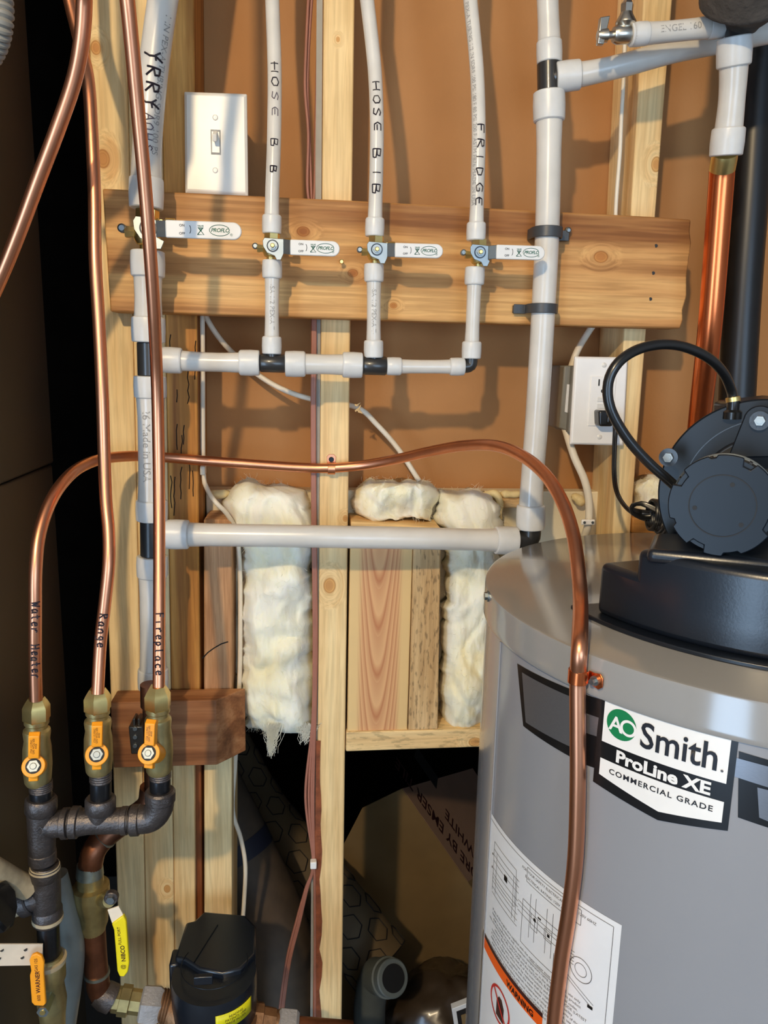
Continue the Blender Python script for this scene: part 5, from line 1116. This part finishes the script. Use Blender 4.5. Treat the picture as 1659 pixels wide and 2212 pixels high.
# ------------------------------------------------------------------ water supply line
YC = .875
t_ = MB(); lp(t_, (331, 1760), (325, 1478), YC, [(0, 17), (.82, 17), (.84, 21), (1, 21)]); tag(t_.build('water_pipe', 'copper_old'), 'dark copper water pipe hidden behind the rightmost gas valve', 'pipe')
mb = MB(); mb.sweep(pix([(328, 1700, YC), (322, 1735, YC), (300, 1757, YC), (255, 1785, YC-.01), (222, 1812, YC-.02), (202, 1840, YC-.03), (194, 1876, YC-.03)], .004), 25*pxm(250, 1790, YC), n=28)
cp = tag(mb.build('copper_bend', 'copper_old', smooth=50), 'tarnished copper bend passing under the iron manifold', 'pipe')
one('solder_ring', 'solder', cp, (194, 1866), (194, 1890), YC-.03, [(0, 26.5), (1, 29)])
A = at(229, 1806, YC-.02); B = at(225, 1810, YC-.02); mb = MB(); mb.lathe(A, B, [(0, 26.5*pxm(229, 1806, .85)), (.0025, 26.5*pxm(229, 1806, .85))], 28); mb.build('solder_ring', 'solder', cp)
YV = .845
t = empty('ball_valve', at(200, 2010, YV), 'old brass water valve with a yellow handle below the copper bend', 'valve')
one('valve_body', 'brass_old', t, (202, 2012), (194, 1878), YV, [(0, 24), (.08, 27), (.15, 31), (.35, 33), (.45, 36), (.62, 38), (.74, 38), (.76, 28), (.88, 27), (1, 26)], n=30)
one('packing_boss', 'brass_old', t, (215, 1940), (236, 1946), YV, [(0, 16), (.8, 15), (1, 13)], Y2=YV-.035)
q = at(239, 1943, YV-.04); sq = pxm(239, 1943, YV-.04); MB().cyl(q+Vector((0, .008, 0)), q, 15*sq, n=20, bev=.001).build('handle_hub', 'iron', t); MB().cyl(q, q-Vector((0, .003, 0)), 9*sq, n=6).build('handle_nut', 'steel', t)
Yh = YV-.04; MB().prism([at(232, 1966, Yh), at(256, 1958, Yh), at(268, 1980, Yh), at(243, 1998, Yh)], (0, .002, 0)).build('handle_arm', 'strap', t, bevel=.0004)
hh = MB().prism([at(241, 1996, Yh-.002), at(266, 1978, Yh-.002), at(272, 1990, Yh-.002), at(279, 2080, Yh-.002), at(276, 2100, Yh-.002), at(268, 2111, Yh-.002), at(258, 2110, Yh-.002), at(253, 2098, Yh-.002), at(246, 2010, Yh-.002)], (0, .006, 0)).build('handle_grip', 'yellow', t, bevel=.0015, segs=3)
pr = MB(); dn_ = (at(268, 2105, Yh)-at(258, 1995, Yh)).normalized(); flat_text(pr, 'FULL PORT', at(258, 2022, Yh-.0024), -dn_, Vector((-1, 0, 0)), 9*sq); flat_text(pr, 'NIBCO', at(266, 2060, Yh-.0024), -dn_, Vector((-1, 0, 0)), 13*sq, bold=.0001); flat_text(pr, '@', at(266, 2089, Yh-.0024), -dn_, Vector((-1, 0, 0)), 12*sq); pr.build('grip_print', 'brownprint', hh)
mb = MB(); mb.sweep(pix([(202, 2006, YV), (206, 2070, YV), (210, 2110, YV), (214, 2135, YV), (226, 2152, YV), (248, 2158, YV)], .004), [24.5*pxm(205, 2050, YV)]*1 if False else 24.5*pxm(205, 2050, YV), n=28)
cp2 = tag(mb.build('copper_elbow', 'copper_old', smooth=50), 'dark copper pipe and elbow below the yellow-handled valve', 'pipe')
one('solder_ring', 'solder', cp2, (209, 2098), (209, 2104), YV, [(0, 27), (1, 27)]); one('elbow_socket', 'iron', cp2, (244, 2158), (209, 2143), YV, [(0, 30), (.5, 30), (1, 24)])
t = empty('pipe_union', at(300, 2212, YV), 'brass union with a pale six-sided nut left of the water meter', 'union')
one('brass_tail', 'brass_old', t, (246, 2158), (308, 2166), YV, [(0, 26), (.2, 26), (.22, 31), (.55, 31), (.58, 25), (1, 25)], n=8)
one('union_nut', 'nutgrey', t, (304, 2168), (350, 2172), YV, [(0, 34), (.08, 39), (.8, 40), (1, 34)], n=6, rot=.35)
one('threaded_end', 'bronze', t, (346, 2172), (376, 2176), YV, [(0, 32), (.1, 34), (.2, 32), (.3, 34), (.4, 32), (.5, 34), (.6, 31), (1, 28)], n=28)
t = empty('water_meter', at(465, 2300, YV), 'bronze water meter with a black plastic register on top', 'meter')
mc = at(466, 2235, YV); sm = pxm(466, 2200, YV)
mb = MB(); mb.lathe(mc-Vector((0, 0, 70*sm)), mc+Vector((0, 0, 60*sm)), [(0, 60*sm), (20*sm, 92*sm), (60*sm, 108*sm), (95*sm, 104*sm), (115*sm, 95*sm), (130*sm, 92*sm)], 48); mb.build('meter_body', 'bronze', t)
one('inlet_neck', 'bronze', t, (362, 2178), (420, 2190), YV, [(0, 34), (.3, 44), (.6, 50), (1, 60)], n=28)
one('outlet_neck', 'bronze', t, (520, 2205), (592, 2214), YV, [(0, 60), (.3, 48), (.32, 40), (.6, 40), (.62, 34), (1, 32)], n=10)
zr = at(466, 2175, YV).z; rc = Vector((mc.x, mc.y, 0)); zt_ = zr+.058
mb = MB(); mb.lathe(rc+Vector((0, 0, zr-.012)), rc+Vector((0, 0, 2)), [(0, 84*sm), (.004, 88*sm), (.05, 90*sm), (.062, 88*sm)], 48); mb.build('register_can', 'cover', t)
pl_ = [atz(x, y, zt_) for x, y in ((441, 1968), (530, 1976), (553, 2000), (552, 2060), (520, 2092), (480, 2102), (430, 2092), (400, 2072), (378, 2068), (388, 2036), (402, 1992), (420, 1988))]
mb = MB(); mb.prism([Vector((p.x, p.y, zt_-.026)) for p in pl_], (0, 0, .026)); rg_ = mb.build('register_lid', 'cover', t, bevel=.003, segs=3)
mb = MB(); a_, b_ = pl_[8], pl_[9]; mb.obox((a_+b_)/2+Vector((-.002, -.004, -.030)), (.006, 0, 0), (0, .014, 0), (0, 0, .024)); mb.build('side_lug', 'cover', t, bevel=.003)
arc = [Vector((rc.x+math.cos(x)*70*sm, rc.y+.006+math.sin(x)*70*sm, zt_+.0002)) for x in [math.radians(150+i*10) for i in range(24)]]; MB().sweep(arc, .0006, n=6).build('lid_rim', 'motor', t)
mb = MB(); p0 = at(462, 2002, YV); mb.sweep([atz(470, 1998, zt_+.0005), atz(418, 2080, zt_+.0005)], .0009, n=6); mb.build('lid_seam', 'motor', t)
mb = MB(); mb.obox(at(438, 2124, YV-.05)+Vector((0, .006, 0)), (.011, 0, 0), (0, .003, 0), (0, 0, .0055)); mb.build('latch', 'cover', t, bevel=.001)
ws_ = []; n_ = 14
lo_ = []; hi_ = []
for i in range(n_+1):
    a_ = math.radians(278+i*54/n_); lo_.append(Vector((rc.x+math.cos(a_)*91.5*sm, rc.y+math.sin(a_)*91.5*sm, zr+.016))); hi_.append(lo_[-1]+Vector((0, 0, .021)))
mb = MB(); mb.add(lo_+hi_, [(i, i+1, i+2+n_, i+1+n_) for i in range(n_)]); yl = mb.build('yellow_label', 'yellowlab', t)
yl.modifiers.new('thick', 'SOLIDIFY').thickness = .0004
vs_, fs_ = [], []; pr = MB()
for k_, tx in enumerate(('READING', 'PATENTS 1000', 'MADE IN USA')):
    v_, f_ = textmesh(tx, .0045, cut=.002); V3 = []
    for v in v_:
        a_ = math.radians(305)+(v.x)/(92*sm); V3.append(Vector((rc.x+math.cos(a_)*92.2*sm, rc.y+math.sin(a_)*92.2*sm, zr+.0315-.0045*k_+v.y)))
    pr.add(V3, f_)
pr.build('label_print', 'brownprint', yl)
t = empty('pipe_union', at(622, 2212, YV), 'pale six-sided nut right of the water meter at the bottom edge', 'union')
one('union_nut', 'nutgrey', t, (598, 2216), (642, 2220), YV, [(0, 32), (.1, 38), (.85, 38), (1, 32)], n=6, rot=.3)
one('threaded_end', 'bronze', t, (575, 2214), (602, 2216), YV, [(0, 30), (1, 30)], n=24)
tag(lp(MB(), (640, 2222), (760, 2232), YV, [(0, 24), (1, 24)]).build('water_pipe', 'copper_old'), 'brown pipe leaving the water meter along the bottom edge', 'pipe')

# black terminal block on the wood block
t = empty('terminal_block', at(298, 1625, .95), 'black terminal block with three screws on the reddish wood block', 'terminal block'); sb = pxm(298, 1585, .945)
c = at(300, 1590, .948); MB().obox(c, (15*sb, 0, 0), (0, .012, 0), (-1.5*sb, 0, 32*sb)).build('block_body', 'poly_black', t, bevel=.0015)
for dx in (-6, 4): MB().obox(c+Vector((dx*sb, 0, 38*sb)), (2.6*sb, 0, 0), (0, .008, 0), (0, 0, 9*sb)).build('fin', 'poly_black', t, bevel=.0008)
for dy in (-16, 2, 21): q = at(292, 1590+dy, .935); MB().cyl(q+Vector((0, .003, 0)), q-Vector((0, .0015, 0)), 5*sb, n=16, bev=.0004).build('terminal_screw', 'steel', t)

# ------------------------------------------------------------------ furnace at the left
xa = at(92, 600, 1.05).x; xb = at(132, 1300, 1.05).x; zj = at(110, 1000, 1.05).z
t = empty('furnace', ((xa-.9)/2, .7, 0), 'dark sheet metal furnace cabinet filling the left edge', 'furnace')
MB().box((-.97, .74, zj), (xa, 1.05, ZTOP-.03)).build('upper_casing', 'furnace', t, bevel=.003)
MB().box((-.97, .74, 0.0), (xb, 1.05, zj-.002)).build('lower_casing', 'furnace2', t, bevel=.003)
t = empty('flexible_conduit', at(2, 90, .75), 'ribbed grey conduit at the very top left corner', 'conduit')
cpath = pix([(-6, -60, .72), (2, 0, .72), (2, 50, .72), (-10, 100, .73), (-40, 150, .74)], .0016); MB().sweep(cpath, [.0085+(.0012 if i % 3 else -.0006) for i in range(len(cpath))], n=18).build('ribbed_tube', 'greybox', t)

# ------------------------------------------------------------------ stored things behind the framing
YK = 1.50
be = [(868, 1703), (1010, 1905), (1100, 2040), (1100, 2240), (700, 2240), (728, 1850), (782, 1745)]
e_ = at(1020, 1660, 1.86)-at(868, 1703, YK)
base = [at(x, y, YK) for x, y in be[:4]]; zf = .001
pf = base+[Vector((base[-1].x, YK, zf)), Vector((at(728, 1850, YK).x, YK, zf)), at(728, 1850, YK), at(782, 1745, YK)]
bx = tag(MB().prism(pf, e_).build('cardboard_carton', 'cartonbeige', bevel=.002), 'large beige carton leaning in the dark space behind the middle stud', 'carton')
A, B = at(868, 1703, YK), at(1010, 1905, YK); ud = (A-B).normalized(); nrm = ud.cross(e_).normalized(); nrm = nrm if nrm.z > 0 else -nrm; vd = -(e_-ud*e_.dot(ud)).normalized()
pk = MB(); pk.prism([A+nrm*.0006-ud*.001, B+nrm*.0006, B+e_+nrm*.0006, A+e_+nrm*.0006], nrm*.0008); pk.build('printed_side', 'carton', bx)
pr = MB(); k_ = nrm*.0018; Ls = (A-B).length
flat_text(pr, 'ORE BY EMSER TILE', B.lerp(A, .50)-vd*.045+k_, ud, vd, .042, bold=.0006); pr.build('carton_print', 'brownprint', bx); pr = MB(); flat_text(pr, 'WHITE', B.lerp(A, .18)-vd*.10+k_, ud, vd, .042, bold=.0006); pr.build('carton_print', 'brownprint', bx)
tp = MB(); tp.prism([A+vd*-.13+k_-ud*.02, A+vd*-.13+k_-ud*.12, A+vd*-.17+k_-ud*.12, A+vd*-.17+k_-ud*.02], nrm*.0005); tp.build('black_tape', 'poly_black', bx)
t = empty('rug_roll', at(600, 2240, 1.3), 'rolled rug with dark hexagon outlines leaning behind the stud gap', 'roll')
rp_ = pix([(470, 1600, 1.52), (560, 1760, 1.44), (700, 1930, 1.34), (822, 2085, 1.26)], .01); MB().sweep(rp_, .062, n=40).build('roll_body', 'roll', t)
Rp = Path(rp_); mb = MB(); Lr = Rp.d[-1]
def onr(tt, ph): p, T, c_, sd = Rp.frame(tt); return p+(c_*math.cos(ph)+sd*math.sin(ph))*.0626
for i in range(9):
    for j in range(-2, 3):
        t0 = i*.075+(.0375 if j % 2 else 0); p0 = j*.62; hx_ = [(t0+.022*math.cos(a_)*1.05, p0+.33*math.sin(a_)) for a_ in [k*math.pi/3 for k in range(7)]]
        for (q0, r0), (q1, r1) in zip(hx_, hx_[1:]): mb.sweep([onr(q0+(q1-q0)*m/4, r0+(r1-r0)*m/4) for m in range(5)], .0012, n=4)
mb.build('hexagon_lines', 'rollline', t)
c_ = rp_[-1]; cd = (Vector(CAM)-c_).normalized(); cd = (cd+Vector((.5, 0, -.1))).normalized()
t2 = empty('tube_cap', at(842, 2140, 1.12), 'grey round tube end lying at the foot of the hexagon roll', 'tube'); q = at(842, 2112, 1.12); MB().lathe(q-cd*.05, q+cd*.01, [(0, .029), (.035, .029), (.036, .032), (.044, .032), (.045, .029), (.06, .03), (.062, .028)], 36).sweep([q-cd*.045, q-cd*.06-Vector((0, 0, .02)), q-cd*.07-Vector((0, 0, .06)), Vector((q.x-cd.x*.07, q.y-cd.y*.07, .001))], .0285, n=28).build('tube_wall', 'capgrey', t2)
MB().lathe(q+cd*.0105, q+cd*.0135, [(0, .0215), (.0025, .0215)], 30).build('tube_mouth', 'motor_dark', t2)
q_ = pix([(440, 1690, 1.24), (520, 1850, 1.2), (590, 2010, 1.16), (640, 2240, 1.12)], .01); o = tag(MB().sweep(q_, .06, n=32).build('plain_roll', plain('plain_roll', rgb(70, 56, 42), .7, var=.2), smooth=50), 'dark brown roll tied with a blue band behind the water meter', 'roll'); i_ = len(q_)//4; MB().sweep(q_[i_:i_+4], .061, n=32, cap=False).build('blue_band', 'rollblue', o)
bl = MB(); bc = at(965, 2230, 1.28); bl.ball(Vector((bc.x, bc.y, bc.z-.02)), .15, 48, 32, (1, .8, 1)); bl.v = [v+(v-bc).normalized()*.02*noise.noise(v*14)+(v-bc).normalized()*.008*noise.noise(v*45) for v in bl.v]
bl.cyl(Vector((bc.x, bc.y, .002)), Vector((bc.x, bc.y, bc.z-.05)), .11, n=32)
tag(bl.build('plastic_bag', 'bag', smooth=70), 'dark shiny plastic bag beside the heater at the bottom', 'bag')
t = empty('picture_frame', at(1010, 2212, 1.1), 'corner of a pale framed picture next to the heater at the bottom edge', 'picture'); F_ = [(976, 2180), (1040, 2155), (1060, 2330), (1000, 2330)]
MB().prism([at(x, y, 1.09) for x, y in F_], (0, .012, 0)).build('frame', 'labwhite', t, bevel=.001); G_ = [(986, 2186), (1036, 2167), (1052, 2320), (1006, 2320)]; MB().prism([at(x, y, 1.089) for x, y in G_], (0, .001, 0)).build('mat_board', 'rollline', t); G_ = [(996, 2194), (1034, 2180), (1048, 2312), (1014, 2312)]; MB().prism([at(x, y, 1.088) for x, y in G_], (0, .001, 0)).build('print_sheet', 'cartonbeige', t)
